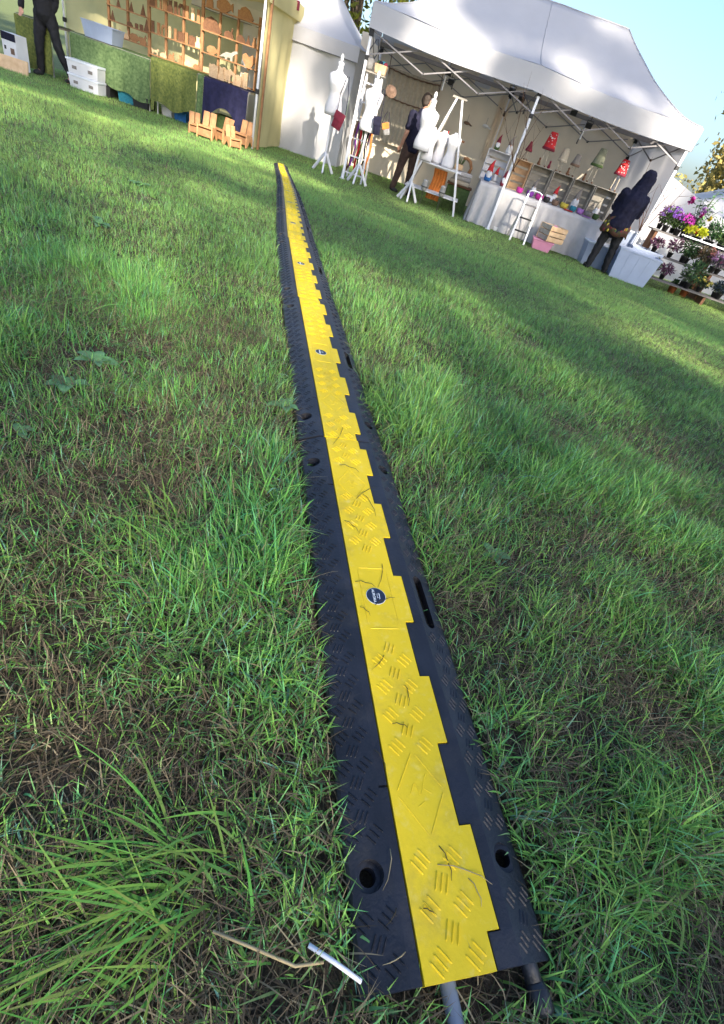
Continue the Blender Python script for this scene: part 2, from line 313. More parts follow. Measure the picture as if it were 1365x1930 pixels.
# ---------------------------------------------------------------- grass (nobody could count it)
RD = np.array(JOINTS[10])-np.array(JOINTS[0]); RD /= np.linalg.norm(RD); RN = np.array([RD[1], -RD[0]])
D0 = np.array(JOINTS[1])-np.array(JOINTS[0]); D0 /= np.linalg.norm(D0)
def ramp_off(x, y):         # signed distance across the line of ramps, distance along it from its near end
    bx = np.interp(y, [JOINTS[0][1]-5]+[j[1] for j in JOINTS], [JOINTS[0][0]-5*D0[0]/D0[1]]+[j[0] for j in JOINTS])
    return (x-bx)*RN[0], (x-JOINTS[0][0])*D0[0]+(y-JOINTS[0][1])*D0[1]
def blades(name, n, r0, r1, nseg, wmul, lmul, seed, power=1.0):
    g = np.random.default_rng(seed)
    a = R(90)+(g.random(n)-.5)*R(128)
    u = g.random(n); r = (r0**power+u*(r1**power-r0**power))**(1/power)
    x, y = r*np.cos(a), r*np.sin(a)
    if r0 < 1: x = -1.25+2.75*g.random(n); y = -.32+1.95*g.random(n)**1.15; r = np.hypot(x, y)
    off, al = ramp_off(x, y)
    t1 = vnoise(x, y, .16, 21)*.6+vnoise(x, y, .42, 22)*.4                 # tufts
    dry = vnoise(x, y, .30, 23)*.55+vnoise(x, y, .11, 24)*.45              # thatch patches
    lush = np.clip((t1-.30)/.4, 0, 1)*np.clip(1.35-dry*1.25, .15, 1)
    lush = .08+.84*lush
    far = np.clip((r-1.1)/3.2, 0, 1); lush = lush*(1-far)+(.45+.4*vnoise(x, y, .7, 30)+.15*lush)*far
    keep = ((off < LW-.004) | (off > RW+.004) | (al < -.004) | (y > JOINTS[10][1])) & (g.random(n) < .72+.35*lush)
    for (sx, sy, sr) in BARE:
        keep &= ~(((x-sx)**2+(y-sy)**2 < sr*sr) & (g.random(n) < .75))
    x, y, r, off, lush, dry, far = [q[keep] for q in (x, y, r, off, lush, dry, far)]; n = len(x)
    kind = g.random(n); isdry = (kind < np.clip(.50*(1-lush)*dry*1.5*(1-.75*far)+.06, 0, .6))
    cx, cy = np.floor(x/.075), np.floor(y/.075)
    h1 = np.modf(np.sin(cx*127.1+cy*311.7)*43758.5)[0]; h2 = np.modf(np.sin(cx*269.5+cy*183.3)*43758.5)[0]
    fl = vnoise(x, y, .5, 25)*2*math.pi*2
    th = np.where(g.random(n) < .30, fl+h1*2.2, g.random(n)*2*math.pi)+g.normal(0, .6, n)
    L = (.030+.072*lush*(.45+.75*g.random(n)))*lmul*(1+.5*np.abs(h2)*lush)*(1-.66*far)
    L = np.where(isdry, L*.8+.02, L)
    lean = np.where(isdry, 1.0+.5*g.random(n), .30+1.1*g.random(n)**.8); lean = np.minimum(lean, 1.52)
    W = (.0008+.0016*g.random(n)**1.5*(.5+lush))*wmul; W = np.where(isdry, W*.55, W)
    z0 = terrain(x, y)-.002+np.where(isdry, .004+.014*g.random(n), 0)
    dirx, diry = np.cos(th), np.sin(th)
    # keep blades beside the ramp from crossing far over it
    near = (off > LW-.05) & (off < RW+.05); L = np.where(near, np.minimum(L, .045), L)
    sx, sy = -diry, dirx
    ts = np.linspace(0, 1, nseg+1); vs = []
    curl = g.normal(.55, .35, n)
    px, py, pz = x.copy(), y.copy(), z0.copy(); ang = lean*.55
    prof = np.array([1.0, .95, .7, .4, .0]) if nseg == 4 else (np.array([1., .85, .5, 0.]) if nseg == 3 else (np.array([1., .7, 0.]) if nseg == 2 else np.array([1., 0.])))
    tw = g.normal(0, .5, n)
    for i in range(nseg+1):
        wv = W*prof[i]; ca, sa = np.cos(tw), np.sin(tw)
        ax, ay, az = sx*ca, sy*ca, sa*.6
        if i < nseg:
            vs.append(np.stack([px-ax*wv, py-ay*wv, pz-az*wv], -1)); vs.append(np.stack([px+ax*wv, py+ay*wv, pz+az*wv], -1))
        else: vs.append(np.stack([px, py, pz], -1))
        st = L/nseg; px = px+dirx*np.sin(ang)*st; py = py+diry*np.sin(ang)*st; pz = np.maximum(pz+np.cos(ang)*st, z0+.002)
        ang = np.minimum(ang+lean*.62*curl*(3/nseg), 2.0)
    nv = 2*nseg+1; V = np.stack(vs, 1).reshape(-1, 3)
    # colours
    hue = vnoise(x, y, .55, 26)*.5+g.random(n)*.5
    c = np.stack([.12+.23*hue**1.5, .37+.18*hue, .075+.03*hue], -1)
    pale = (g.random(n) < .16)[:, None]; c = np.where(pale, c*.5+np.array([.20, .24, .13]), c)
    blu = (g.random(n) < .25)[:, None]; c = np.where(blu, c*np.array([.75, .95, 1.7]), c)
    c = c*(.55+1.05*g.random(n)**1.3)[:, None]
    c = c*(1-far*.0)[:, None]
    farc = np.stack([.25+.17*hue, .49+.10*hue, .12+.04*hue], -1)
    vf = vnoise(x, y, .9, 31)[:, None]; farc = farc*(.82+.36*vf)+np.array([.05, .01, .0])*(vf > .62); c = c*(1-far[:, None]*.75)+farc*far[:, None]*.75
    sc = np.where((g.random(n) < .3)[:, None], np.array([.34, .27, .16]), np.array([.15, .115, .07]))*(.5+.8*g.random(n))[:, None]
    c = np.where(isdry[:, None], sc, c)
    C = np.concatenate([np.repeat(c, nv, 0), np.ones((n*nv, 1))], 1).astype(np.float32)
    base = np.arange(n)[:, None]*nv; polys = []; 
    tri = []
    for i in range(nseg-1): tri.append(np.stack([base+2*i, base+2*i+1, base+2*i+3, base+2*i+2], -1))
    quads = np.concatenate([t.reshape(n, 1, 4) for t in tri], 1).reshape(-1, 4) if tri else np.zeros((0, 4), int)
    tips = np.concatenate([base+2*nseg-2, base+2*nseg-1, base+2*nseg], 1)
    loops = np.concatenate([quads.reshape(-1), tips.reshape(-1)]).astype(np.int32)
    me = bpy.data.meshes.new(name); me.vertices.add(len(V)); me.vertices.foreach_set('co', V.astype(np.float32).reshape(-1))
    me.loops.add(len(loops)); me.loops.foreach_set('vertex_index', loops)
    npoly = len(quads)+len(tips); me.polygons.add(npoly)
    ls = np.concatenate([np.arange(len(quads))*4, len(quads)*4+np.arange(len(tips))*3]).astype(np.int32); me.polygons.foreach_set('loop_start', ls)
    me.update(calc_edges=True)
    at_ = me.color_attributes.new('Col', 'FLOAT_COLOR', 'POINT'); at_.data.foreach_set('color', C.reshape(-1))
    me.polygons.foreach_set('use_smooth', np.ones(npoly, bool))
    return me
def gp(px, py, z=0): d = ray(px, py); t = (z-CAMH)/d[2]; return d[0]*t, d[1]*t
BARE = [(*gp(180, 680), .085), (*gp(60, 1480), .05), (*gp(150, 1430), .04), (*gp(430, 980), .035), (*gp(1000, 640), .10), (*gp(1060, 850), .04), (*gp(960, 1400), .03), (*gp(1100, 1380), .035), (*gp(560, 1870), .04), (*gp(400, 1600), .03), (*gp(270, 370), .12), (*gp(992, 1850), .028), (*gp(862, 1900), .022), (*gp(915, 1870), .02)]
tot = 0
for nm, n, r0, r1, ns, wm, lm, sd_, lab, pw in (
        ('grass', 180000, .05, 1.7, 3, 1.0, 1.0, 1, 'long uneven green and straw coloured grass round the near end of the ramps', 1.4),
        ('grass', 320000, 1.5, 4.6, 2, 1.15, .82, 2, 'trodden green grass on the slope beside the middle of the ramps', 1.35),
        ('grass', 460000, 4.4, 15.0, 1, 2.2, 1.15, 3, 'short bright grass running up to the market stalls', 1.3)):
    o = link(nm, blades(nm, n, r0, r1, ns, wm, lm, sd_, pw), 'grass'); tag(o, lab, 'grass', None, 'stuff')

def thatch(n, seed, x0, x1, y0, y1, W0, L0):
    g = np.random.default_rng(seed); x = x0+(x1-x0)*g.random(n); y = y0+(y1-y0)*g.random(n)**1.2; off, al = ramp_off(x, y)
    d = vnoise(x, y, .30, 23)*.55+vnoise(x, y, .11, 24)*.45; k = ((off < LW-.006) | (off > RW+.006) | (al < -.004)) & (g.random(n) < .35+d*1.1); x, y = x[k], y[k]; n = len(x)
    th = g.random(n)*2*math.pi; L = L0*(.4+g.random(n)); W = W0*(.6+.8*g.random(n)); z = terrain(x, y)+.001+.014*g.random(n)**1.6; bend = g.normal(0, .38, n); vs = []; px, py, a = x.copy(), y.copy(), th.copy(); pz = z.copy(); tilt = g.normal(.05, .22, n)
    for i in range(4):
        w = W*(.8, 1, .8, .2)[i]; vs += [np.stack([px-np.sin(a)*w, py+np.cos(a)*w, pz], -1), np.stack([px+np.sin(a)*w, py-np.cos(a)*w, pz+w*.6], -1)]
        px = px+np.cos(a)*L/3; py = py+np.sin(a)*L/3; pz = np.maximum(pz+tilt*L/3, terrain(x, y)+.001); a = a+bend*.5; tilt = tilt-.12
    V = np.stack(vs, 1).reshape(-1, 3); b = np.arange(n)[:, None]*8; q = np.concatenate([np.stack([b+2*i, b+2*i+1, b+2*i+3, b+2*i+2], -1).reshape(n, 1, 4) for i in range(3)], 1).reshape(-1)
    me = bpy.data.meshes.new('thatch'); me.vertices.add(len(V)); me.vertices.foreach_set('co', V.astype(np.float32).reshape(-1)); me.loops.add(len(q)); me.loops.foreach_set('vertex_index', q.astype(np.int32)); me.polygons.add(n*3); me.polygons.foreach_set('loop_start', np.arange(n*3, dtype=np.int32)*4); me.update(calc_edges=True)
    f = g.random((n, 1)); c = np.where(f < .14, np.array([.40, .33, .20]), np.where(f < .6, np.array([.14, .105, .065]), np.array([.07, .075, .035])))*(.5+.9*g.random((n, 1))); C = np.repeat(np.concatenate([c, np.ones((n, 1))], 1), 8, 0)
    ca = me.color_attributes.new('Col', 'FLOAT_COLOR', 'POINT'); ca.data.foreach_set('color', C.astype(np.float32).reshape(-1)); return me
tag(link('dry_grass', thatch(66000, 71, -1.1, 1.4, -.32, 1.6, .0006, .05), 'grass'), 'matted dry brown grass fibres between the near green blades', 'dry grass', None, 'stuff')
tag(link('dry_grass', thatch(45000, 72, -3.2, 3.6, 1.5, 5.0, .0012, .06), 'grass'), 'matted dry grass fibres on the middle of the slope', 'dry grass', None, 'stuff')
# long tufts leaning over the short turf, near the lens
def tuft(label, px, py, n, L0, ddir, spread, seed, rad=.05):
    g = np.random.default_rng(seed); cx, cy = gp(px, py); b = []; fcs = []; cols = []
    for i in range(n):
        x, y = cx+g.normal(0, rad), cy+g.normal(0, rad); th = ddir+g.normal(0, spread); L = L0*(.45+.65*g.random()); w = .0005+.0014*g.random()**1.4
        ang = .35+.6*g.random(); p = np.array([x, y, float(terrain(x, y))]); d = np.array([math.cos(th), math.sin(th)]); k0 = len(b); c = np.array([.12+.12*g.random(), .30+.13*g.random(), .07])*(.65+.6*g.random())
        for j in range(6):
            wj = w*(1, 1.1, 1, .8, .5, .05)[j]; b += [(p[0]-d[1]*wj, p[1]+d[0]*wj, p[2]), (p[0]+d[1]*wj, p[1]-d[0]*wj, p[2])]
            p = p+np.array([d[0]*math.sin(ang), d[1]*math.sin(ang), math.cos(ang)])*L/5; p[2] = max(p[2], .006); ang = min(ang+.22+.22*g.random(), 1.75); cols += [(*c, 1)]*2
        fcs += [(k0+2*j, k0+2*j+1, k0+2*j+3, k0+2*j+2) for j in range(5)]
    me = bpy.data.meshes.new('grass_tuft'); me.from_pydata(b, [], fcs); ca = me.color_attributes.new('Col', 'FLOAT_COLOR', 'POINT'); ca.data.foreach_set('color', np.array(cols, np.float32).reshape(-1))
    me.polygons.foreach_set('use_smooth', [True]*len(fcs)); tag(link('grass_tuft', me, 'grass'), label, 'grass', None, 'stuff')
tuft('long pale blades fanning out at the lower left corner', 330, 1680, 115, .15, R(205), .55, 41, .035)
tuft('long blades hanging to the left of the fan of grass', 110, 1790, 80, .12, R(215), .5, 42, .04)
tuft('bright upright tuft at the lower right of the ramp', 1180, 1690, 130, .12, R(120), 1.3, 43, .035)
tuft('long bent blades at the lower right edge', 1290, 1560, 90, .14, R(150), .7, 44, .04)
tuft('small bright tuft against the right flank of the second ramp', 705, 770, 130, .09, R(80), 1.4, 45, .03)
tuft('light green tuft left of the near ramp', 330, 1040, 90, .12, R(160), .8, 46, .05)
tuft('bright green tuft at mid height by the right flank', 860, 1080, 110, .10, R(60), 1.2, 47, .045)
tuft('loose green tuft halfway down the right side', 1200, 1180, 110, .12, R(110), 1.0, 48, .06)
tuft('tuft of tall blades on the left middle of the slope', 300, 560, 180, .16, R(100), 1.0, 49, .16)
tuft('pale tuft left of the bare patch', 40, 590, 120, .16, R(60), .8, 50, .12)
tuft('green tuft under the bare patch on the left', 240, 740, 100, .10, R(90), 1.2, 51, .06)
tuft('broad tuft on the right of the slope', 1150, 900, 150, .13, R(70), .9, 52, .10)
# loose stalks and a plastic stick lying by the near end
def stalk(name, label, cat, pts, r, m_, zz=.012):
    b = MB(); b.tube([(*gp(px, py), float(z)) for px, py, z in pts], r, 6); tag(b.build(name, m_, None, True), label, cat)
stalk('straw_stalk', 'pale dry straw stalk lying left of the near ramp end', 'straw', [(398, 1765, .03), (470, 1795, .03), (548, 1828, .028), (600, 1820, .026)], .0016, 'straw')
stalk('plant_label_stick', 'thin white plastic stick lying at the left of the ramp end', 'stick', [(572, 1790, .03), (620, 1822, .03), (668, 1856, .028)], .0024, 'whiteplastic')
g_ = np.random.default_rng(5)
CLIP = [(690, 1098, 15, 40), (725, 1130, -20, 40), (690, 1150, 40, 25), (720, 1085, 100, 45), (845, 1625, 70, 70), (880, 1640, 20, 110), (810, 1716, 30, 25), (735, 1640, 100, 80), (700, 950, 60, 50), (690, 925, -30, 45), (720, 1430, 60, 45), (665, 990, 40, 35), (770, 1310, 80, 40), (660, 880, 20, 40), (745, 1810, 150, 50), (640, 822, 120, 40), (640, 560, 10, 25), (755, 1365, 15, 30), (900, 1680, 65, 60), (740, 1730, 120, 40), (715, 1250, 130, 35)]
for i, (px, py, an, ln) in enumerate(CLIP):
    b = MB(); m = []
    for k in range(5):
        t_ = (k/4-.5)*ln; bend = (abs(k-2)**2)*ln*.02
        x, y = gp(px+t_*math.cos(R(an))-bend*math.sin(R(an)), py+t_*math.sin(R(an))+bend*math.cos(R(an)), .034); m.append((x, y, .0335+.003*(k % 2)+float(terrain(x, y))))
    b.tube(m, [.0005, .0006, .0006, .0005, .0002], 5)
    tag(b.build('grass_clipping', 'straw' if px > 860 or i in (7, 14) else 'drybrown', None, True), 'dry grass clipping lying on the yellow lid or black edge of the near ramps', 'clipping', 'dry clippings on the ramps')
# broad-leaved weeds
def weed(label, px, py, n, L, seed):
    g = np.random.default_rng(seed); x, y = gp(px, py); z = float(terrain(x, y)); rt = thing('weed', label, 'weed', (x, y, z), 0)
    for i in range(n):
        a = 2*math.pi*i/n+g.normal(0, .3); l = L*(.7+.5*g.random()); rise = .25+.6*g.random(); rows = []
        for j in range(6):
            t_ = j/5; wd_ = l*.28*math.sin(math.pi*min(1, .12+t_*.9))**.8*(1 if t_ < 1 else .1); d = l*t_; zz = .012+d*rise*(1-t_*.7)
            c = Vector((math.cos(a)*d, math.sin(a)*d, zz)); s_ = Vector((-math.sin(a), math.cos(a), 0))*wd_; rows.append([c-s_+Vector((0, 0, wd_*.3)), c, c+s_+Vector((0, 0, wd_*.3))])
        b = MB(); b.loft(rows, False, False); b.build('leaf', 'weed', rt, True)
weed('broad-leaved weed on the bare patch at the left', 185, 690, 6, .05, 1); weed('pale broad-leaved weed below the bare patch at the left', 130, 735, 6, .05, 2)
weed('small round-leaved weed near the left edge', 40, 825, 4, .035, 3); weed('grey-green weed touching the left flank of the second ramp', 535, 775, 5, .045, 4)
weed('dark leafy weed far up the left of the slope', 190, 430, 9, .05, 5); weed('leafy weed near the upper left of the slope', 265, 345, 9, .06, 6); weed('small weed right of the near ramp among the turf', 925, 1055, 5, .035, 7); weed('small pale weed at the right edge of the slope', 1340, 925, 4, .04, 8)
# ---------------------------------------------------------------- trees
mat('leaf', (.07, .12, .02), .6, attr='Col', trans=.35, spec=.2)
mat('bark', (.10, .075, .055), .9, .35, 9, .5, 30)
def leaves(pts, size, cols, seed):
    g = np.random.default_rng(seed); n = len(pts); a = g.normal(size=(n, 3)); a /= np.linalg.norm(a, axis=1)[:, None]; b = g.normal(size=(n, 3)); b -= a*(a*b).sum(1)[:, None]; b /= np.linalg.norm(b, axis=1)[:, None]
    s = size*(.6+.8*g.random(n))[:, None]; V = np.stack([pts-a*s, pts+b*s*.45, pts+a*s, pts-b*s*.45], 1).reshape(-1, 3)
    me = bpy.data.meshes.new('crown'); me.vertices.add(4*n); me.vertices.foreach_set('co', V.astype(np.float32).reshape(-1)); me.loops.add(4*n); me.loops.foreach_set('vertex_index', np.arange(4*n, dtype=np.int32))
    me.polygons.add(n); me.polygons.foreach_set('loop_start', np.arange(n, dtype=np.int32)*4); me.update(calc_edges=True)
    ca = me.color_attributes.new('Col', 'FLOAT_COLOR', 'POINT'); c = np.repeat(np.concatenate([cols, np.ones((n, 1))], 1), 4, 0); ca.data.foreach_set('color', c.astype(np.float32).reshape(-1)); return me
def tree(name, label, loc, hgt, cz, rad, nclump, nleaf, size, c1, c2, seed, csize=.9, group=None, trunk_r=.22, droop=0, dens=None):
    g = np.random.default_rng(seed); rt = thing(name, label, 'tree', loc, 0, group); P = []
    cl = []
    while len(cl) < nclump:
        q = g.uniform(-1, 1, 3)
        if .15 < (q*q).sum() < 1 and (dens is None or g.random() < dens(q)): cl.append(q*np.array(rad)+np.array([0, 0, cz]))
    for c in cl:
        k = int(nleaf*(.5+g.random())); o = g.normal(0, csize*.5, (k, 3))*np.array([1, 1, .75])
        if droop: o[:, 2] -= np.abs(g.normal(0, droop, k))
        P.append(c+o)
    idx = np.concatenate([np.full(len(p), g.random()) for p in P]); P = np.concatenate(P); f = np.clip(idx*.7+.3*g.random(len(P)), 0, 1)[:, None]
    cols = (np.array(c1)*(1-f)+np.array(c2)*f)*(.7+.6*g.random((len(P), 1)))
    link('crown', leaves(P, size, cols, seed+1), 'leaf', rt)
    t = MB(); t.tube([(0, 0, -.2), (.05, 0, hgt*.2), (.0, .06, hgt*.45), (.04, 0, hgt*.8)], [trunk_r*1.3, trunk_r, trunk_r*.75, trunk_r*.2], 10)
    for i in range(7):
        c = cl[int(g.integers(len(cl)))]; z0 = hgt*(.25+.35*g.random()); mid = c*.5+np.array([0, 0, z0*.55]); t.tube([(0, 0, z0), tuple(mid), tuple(c)], [trunk_r*.45, trunk_r*.25, trunk_r*.06], 7)
    t.build('trunk', 'bark', rt, True); return rt
# shade trees behind the photographer: between the low sun and the slope
GRN = (.04, .075, .015), (.09, .13, .025)
SH = Vector((math.cos(SUN_AZ), math.sin(SUN_AZ), 0)); SX = Vector((-SH.y, SH.x, 0))
for i, (d, x, cz, rad, nc, nl, cs, lab) in enumerate((
        (36, -10, 12.5, (5.4, 3.4, 9.0), 170, 60, 2.0, 'broad shade tree behind the viewer, leftmost of the front row'), (36.5, -2.5, 12.5, (5.4, 3.4, 9.0), 185, 62, 2.0, 'broad shade tree behind the viewer, second of the front row'), (36, 5, 12.5, (5.4, 3.4, 9.0), 180, 54, 2.0, 'broad shade tree behind the viewer, third of the front row'),
        (41, -13, 25, (5.4, 3.2, 8.0), 95, 270, .55, 'taller shade tree behind the viewer, leftmost of the rear row'), (41, -5.5, 25.5, (5.4, 3.2, 8.0), 95, 270, .55, 'taller shade tree behind the viewer, second of the rear row'), (42, 2, 25, (5.4, 3.2, 8.0), 95, 270, .55, 'taller shade tree behind the viewer, third of the rear row'), (42, 9, 25, (5.4, 3.2, 8.0), 95, 270, .55, 'taller shade tree behind the viewer, rightmost of the rear row'))):
    c = Vector((-1.5, 3, 0))+SH*d+SX*x
    tree('shade_tree', lab, (c.x, c.y, 0), 24, cz, rad, nc, nl, .16, *GRN, 60+i, cs, 'shade trees behind the viewer', .4)
tree('garden_tree', 'yellow-green leafy tree rising between the two white tents', SP(-1.9, 7.5), 7, 4.6, (2.6, 2.2, 3.4), 110, 130, .085, (.05, .09, .015), (.26, .25, .03), 71, .85, trunk_r=.16)
tree('willow_tree', 'golden drooping tree beyond the flower stall', SP(15.5, 15), 10, 3.6, (3.6, 3, 3.6), 130, 230, .11, (.30, .24, .07), (.45, .36, .14), 72, .7, droop=1.0)
tree('poplar_tree', 'small round golden tree crown above the end of the large tent', SP(13.0, 18), 8, 6.2, (1.1, 1.1, 1.3), 26, 160, .10, (.28, .24, .08), (.42, .36, .12), 73, .6)
tree('garden_tree', 'pale green tree beyond the right end of the tent', SP(19, 17), 8, 3.8, (3.4, 3, 3.4), 110, 200, .11, (.2, .2, .05), (.36, .32, .10), 74, .8)
# ---------------------------------------------------------------- stall materials
mat('canvas', (.57, .565, .59), .85, .03, 3, .25, 14, trans=.28, spec=.15)
mat('canvas_cream', (.70, .60, .47), .9, .05, 3, .2, 14, trans=.2, spec=.1)
mat('canvas_yellow', (.70, .63, .34), .9, .06, 3, .2, 14, trans=.45, spec=.1)
mat('alu', (.55, .57, .62), .38, .05, 20, metal=.75)
mat('polewhite', (.72, .73, .78), .45, .05, 20)
mat('steelgrey', (.20, .19, .20), .5, .08, 20, metal=.5)
mat('black', (.018, .018, .02), .6, .2, 20)
mat('whitewood', (.62, .62, .65), .6, .06, 30, .1, 60)
mat('mannequin', (.64, .63, .66), .75, .03, 20, .08, 200)
mat('greywood', (.33, .30, .26), .8, .2, 16, .3, 50)
mat('wood', (.22, .105, .045), .75, .3, 12, .3, 40, col2=(.34, .175, .08))
mat('palewood', (.52, .34, .19), .75, .2, 12, .3, 40, col2=(.66, .47, .29))
mat('darkwood', (.13, .06, .03), .8, .3, 12, .3, 40)
mat('tablecloth', (.42, .41, .42), .9, .06, 10, .2, 40, spec=.1)
mat('velvet', (.055, .10, .035), .75, .4, 26, .5, 30, spec=.3, col2=(.15, .22, .085))
mat('velvet_olive', (.06, .085, .02), .75, .4, 30, .5, 30, spec=.3, col2=(.17, .19, .045))
mat('navycloth', (.02, .02, .055), .85, .25, 16, .3, 40, spec=.2)
mat('red', (.46, .02, .025), .8, .2, 20, .2, 60); mat('darkred', (.16, .012, .03), .8, .25, 20, .2, 60)
mat('white', (.64, .64, .66), .7, .05, 10); mat('binwhite', (.46, .53, .68), .35, .05, 6, trans=.3); mat('binlid', (.70, .73, .78), .4, .04, 6)
mat('beige', (.42, .37, .29), .85, .1, 20, .2, 60); mat('greyfelt', (.20, .18, .165), .9, .2, 25, .3, 60); mat('greygreen', (.20, .21, .15), .9, .2, 25, .3, 60); mat('brownfelt', (.16, .10, .07), .9, .25, 25, .3, 60)
mat('skin', (.50, .27, .19), .55, .1, 20); mat('hair', (.03, .02, .015), .7, .3, 40, .3, 90)
mat('navy', (.012, .012, .028), .85, .25, 18, .35, 30, spec=.2); mat('trouser', (.010, .010, .013), .8, .2, 20, .2, 40); mat('browntrouser', (.06, .035, .028), .85, .3, 14, .3, 40)
mat('pinkplastic', (.72, .30, .44), .4, .06, 10, trans=.15); mat('cardboard', (.50, .34, .20), .85, .1, 10); mat('teal', (.02, .17, .24), .85, .2, 30, .2, 60); mat('lilac', (.36, .16, .44), .85, .2, 30, .2, 60)
mat('purple', (.16, .03, .26), .85, .3, 30, .2, 60); mat('magenta', (.34, .02, .20), .85, .3, 30, .2, 60); mat('yellowfelt', (.45, .36, .05), .85, .2, 30, .2, 60); mat('greenfelt', (.06, .10, .03), .85, .3, 30, .2, 60)
mat('terracotta', (.42, .12, .045), .8, .15, 20, .1, 60); mat('greystone', (.30, .29, .28), .85, .2, 12, .3, 30); mat('foliage', (.06, .10, .03), .6, attr='Col', trans=.25, spec=.2)
mat('bulb', (.05, .05, .05), .3); mat('floral', (.035, .045, .015), .8, .3, 24, .2, 40, col2=(.12, .03, .03)); mat('orange', (.6, .2, .04), .8, .2, 20)
mat('oldwood', (.13, .12, .115), .85, .2, 16, .3, 50); mat('chairwood', (.40, .19, .08), .75, .2, 12, .3, 40, col2=(.56, .30, .14)); mat('wire', (.06, .055, .05), .6); mat('bluefelt', (.02, .12, .34), .8, .2, 30, .2, 60)

def sheet(f, nu, nv, name, m_, parent, sm=True):
    b = MB(); b.loft([[Vector(f(i/nu, j/nv)) for j in range(nv+1)] for i in range(nu+1)], False, False); return b.build(name, m_, parent, sm)
def wob(x, y, a=1.): return a*(float(vnoise(np.array([x]), np.array([y]), .5, 91)[0])-.5)
def lerp(a, b, t): return a+(b-a)*t

# ---------------------------------------------------------------- large open market tent
tent = thing('market_tent', 'large white open-fronted market tent with grey frame and peaked roof', 'tent', SP(0, 0))
TL, TD, BS = 5.58, 2.6, -.22      # length, depth, sideways shift of the back
def TP(s, w, z): return Vector((s+BS*w/TD, w, z))
def roofz(s, w):
    a = np.clip(min((s+.02)/1.42, (TL+.02-s)/1.42, w/1.3, (TD-w)/1.3), 0, 1); e = lerp(2.37, 2.27, s/TL)-.04*math.sin(math.pi*min(1, max(0, (s % (TL/2))/(TL/2))))*(1-a)
    return e+(3.23-e)*(.35*a+.65*a**1.9)
def rf(u, v): s, w = lerp(-.02, TL+.02, u), lerp(-.02, TD+.02, v); z = roofz(s, w); return TP(s, w, z+wob(s*1.3, w*1.3+9, .03))
sheet(rf, 84, 44, 'canopy', 'canvas', tent)
for pts in ([(0, 0), (1.42, 1.3)], [(TL, 0), (TL-1.42, 1.3)], [(1.42, 1.3), (TL-1.42, 1.3)], [(TL/2, 0), (TL/2, 1.3)]):
    (sa, wa), (sb, wb_) = pts; m = MB(); m.tube([TP(lerp(sa, sb, k/24), lerp(wa, wb_, k/24), roofz(lerp(sa, sb, k/24), lerp(wa, wb_, k/24))+wob(lerp(sa, sb, k/24)*1.3, lerp(wa, wb_, k/24)*1.3+9, .03)+.004) for k in range(25)], .007, 6); m.build('seam', 'canvas', tent, True)
def valance(p0, p1, name):
    def f(u, v):
        p = p0.lerp(p1, u); n = Vector((p1.y-p0.y, -(p1.x-p0.x), 0)).normalized(); e = p.z-.04*math.sin(math.pi*((u*2) % 1)); return Vector((p.x, p.y, e-v*.30+.012*math.sin(u*90)*v*0))+n*(.012+.02*v*math.sin(u*23)*math.sin(u*7)+wob(u*6, v, .03)*v)
    sheet(f, 60, 4, name, 'canvas', tent)
c00, c10, c01, c11 = TP(-.02, -.02, 2.37), TP(TL+.02, -.02, 2.27), TP(-.02, TD+.02, 2.37), TP(TL+.02, TD+.02, 2.27)
for q0, q1 in ((c00, c10), (c10, c11), (c11, c01), (c01, c00)): valance(q0, q1, 'valance')
for s, w in ((.03, .03), (2.93, .03), (TL-.03, .03), (.03, TD-.03), (2.8, TD-.03), (TL-.03, TD-.03)):
    b = MB(); p = TP(s, w, 0); b.box((p.x, p.y, 1.1), (.042, .042, 2.2)); b.box((p.x, p.y, .006), (.1, .1, .012)); b.build('pole', 'polewhite', tent, False, .004)
    b = MB(); b.box((p.x, p.y, 2.03), (.07, .07, .10)); b.box((p.x, p.y, 1.72), (.062, .062, .06)); b.build('connector', 'black', tent, False, .006)
def scissor(a, b, n):
    for i in range(n):
        p, q = a.lerp(b, i/n), a.lerp(b, (i+1)/n); hi, lo = Vector((0, 0, 2.06)), Vector((0, 0, 1.76))
        o = Vector((b.y-a.y, -(b.x-a.x), 0)).normalized()*.012
        for e0, e1, oo in ((hi, lo, o), (lo, hi, -o)):
            m = MB(); m.beam(p+e0+oo, q+e1+oo, .010, .018); m.build('scissor_bar', 'steelgrey', tent)
        m = MB(); m.box(q+lo, (.035, .03, .035)); m.build('joint', 'black', tent)
fl, fm, fr, bl, bm_, br = TP(.03, .05, 0), TP(2.93, .05, 0), TP(TL-.03, .05, 0), TP(.03, TD-.05, 0), TP(2.8, TD-.05, 0), TP(TL-.03, TD-.05, 0)
for a_, b_, n in ((fl, fm, 3), (fm, fr, 3), (bl, bm_, 3), (bm_, br, 3), (fl, bl, 2), (fm, bm_, 2), (fr, br, 2)): scissor(a_, b_, n)
m = MB(); m.beam(TP(.1, 1.3, 2.02), TP(TL-.1, 1.3, 2.0), .05, .06); m.build('roof_beam', 'steelgrey', tent, False, .005)
for s in (1.4, 4.15):
    m = MB(); m.tube([TP(s, 1.3, 1.7), TP(s, 1.3, 3.2)], .02, 8); m.build('king_post', 'alu', tent)
def bw(u, v):
    s = lerp(-.42, TL+.02, u); return TP(s, TD-.0+.02*math.sin(s*9)+wob(s*2, v*3, .07), lerp(.01, 2.2, v))
sheet(bw, 90, 14, 'back_wall', 'canvas_cream', tent)
def rw(u, v): w = lerp(.1, TD-.03, u); return TP(TL+.01+.015*math.sin(w*9)+wob(w*2+7, v*3, .06), w, lerp(.01, 2.2, v))
sheet(rw, 36, 12, 'side_wall', 'canvas', tent)
def flap(u, v): s = lerp(2.62, 2.86, u); return TP(s, TD-.06-.03*math.sin(u*14), lerp(.9, 2.0, v))
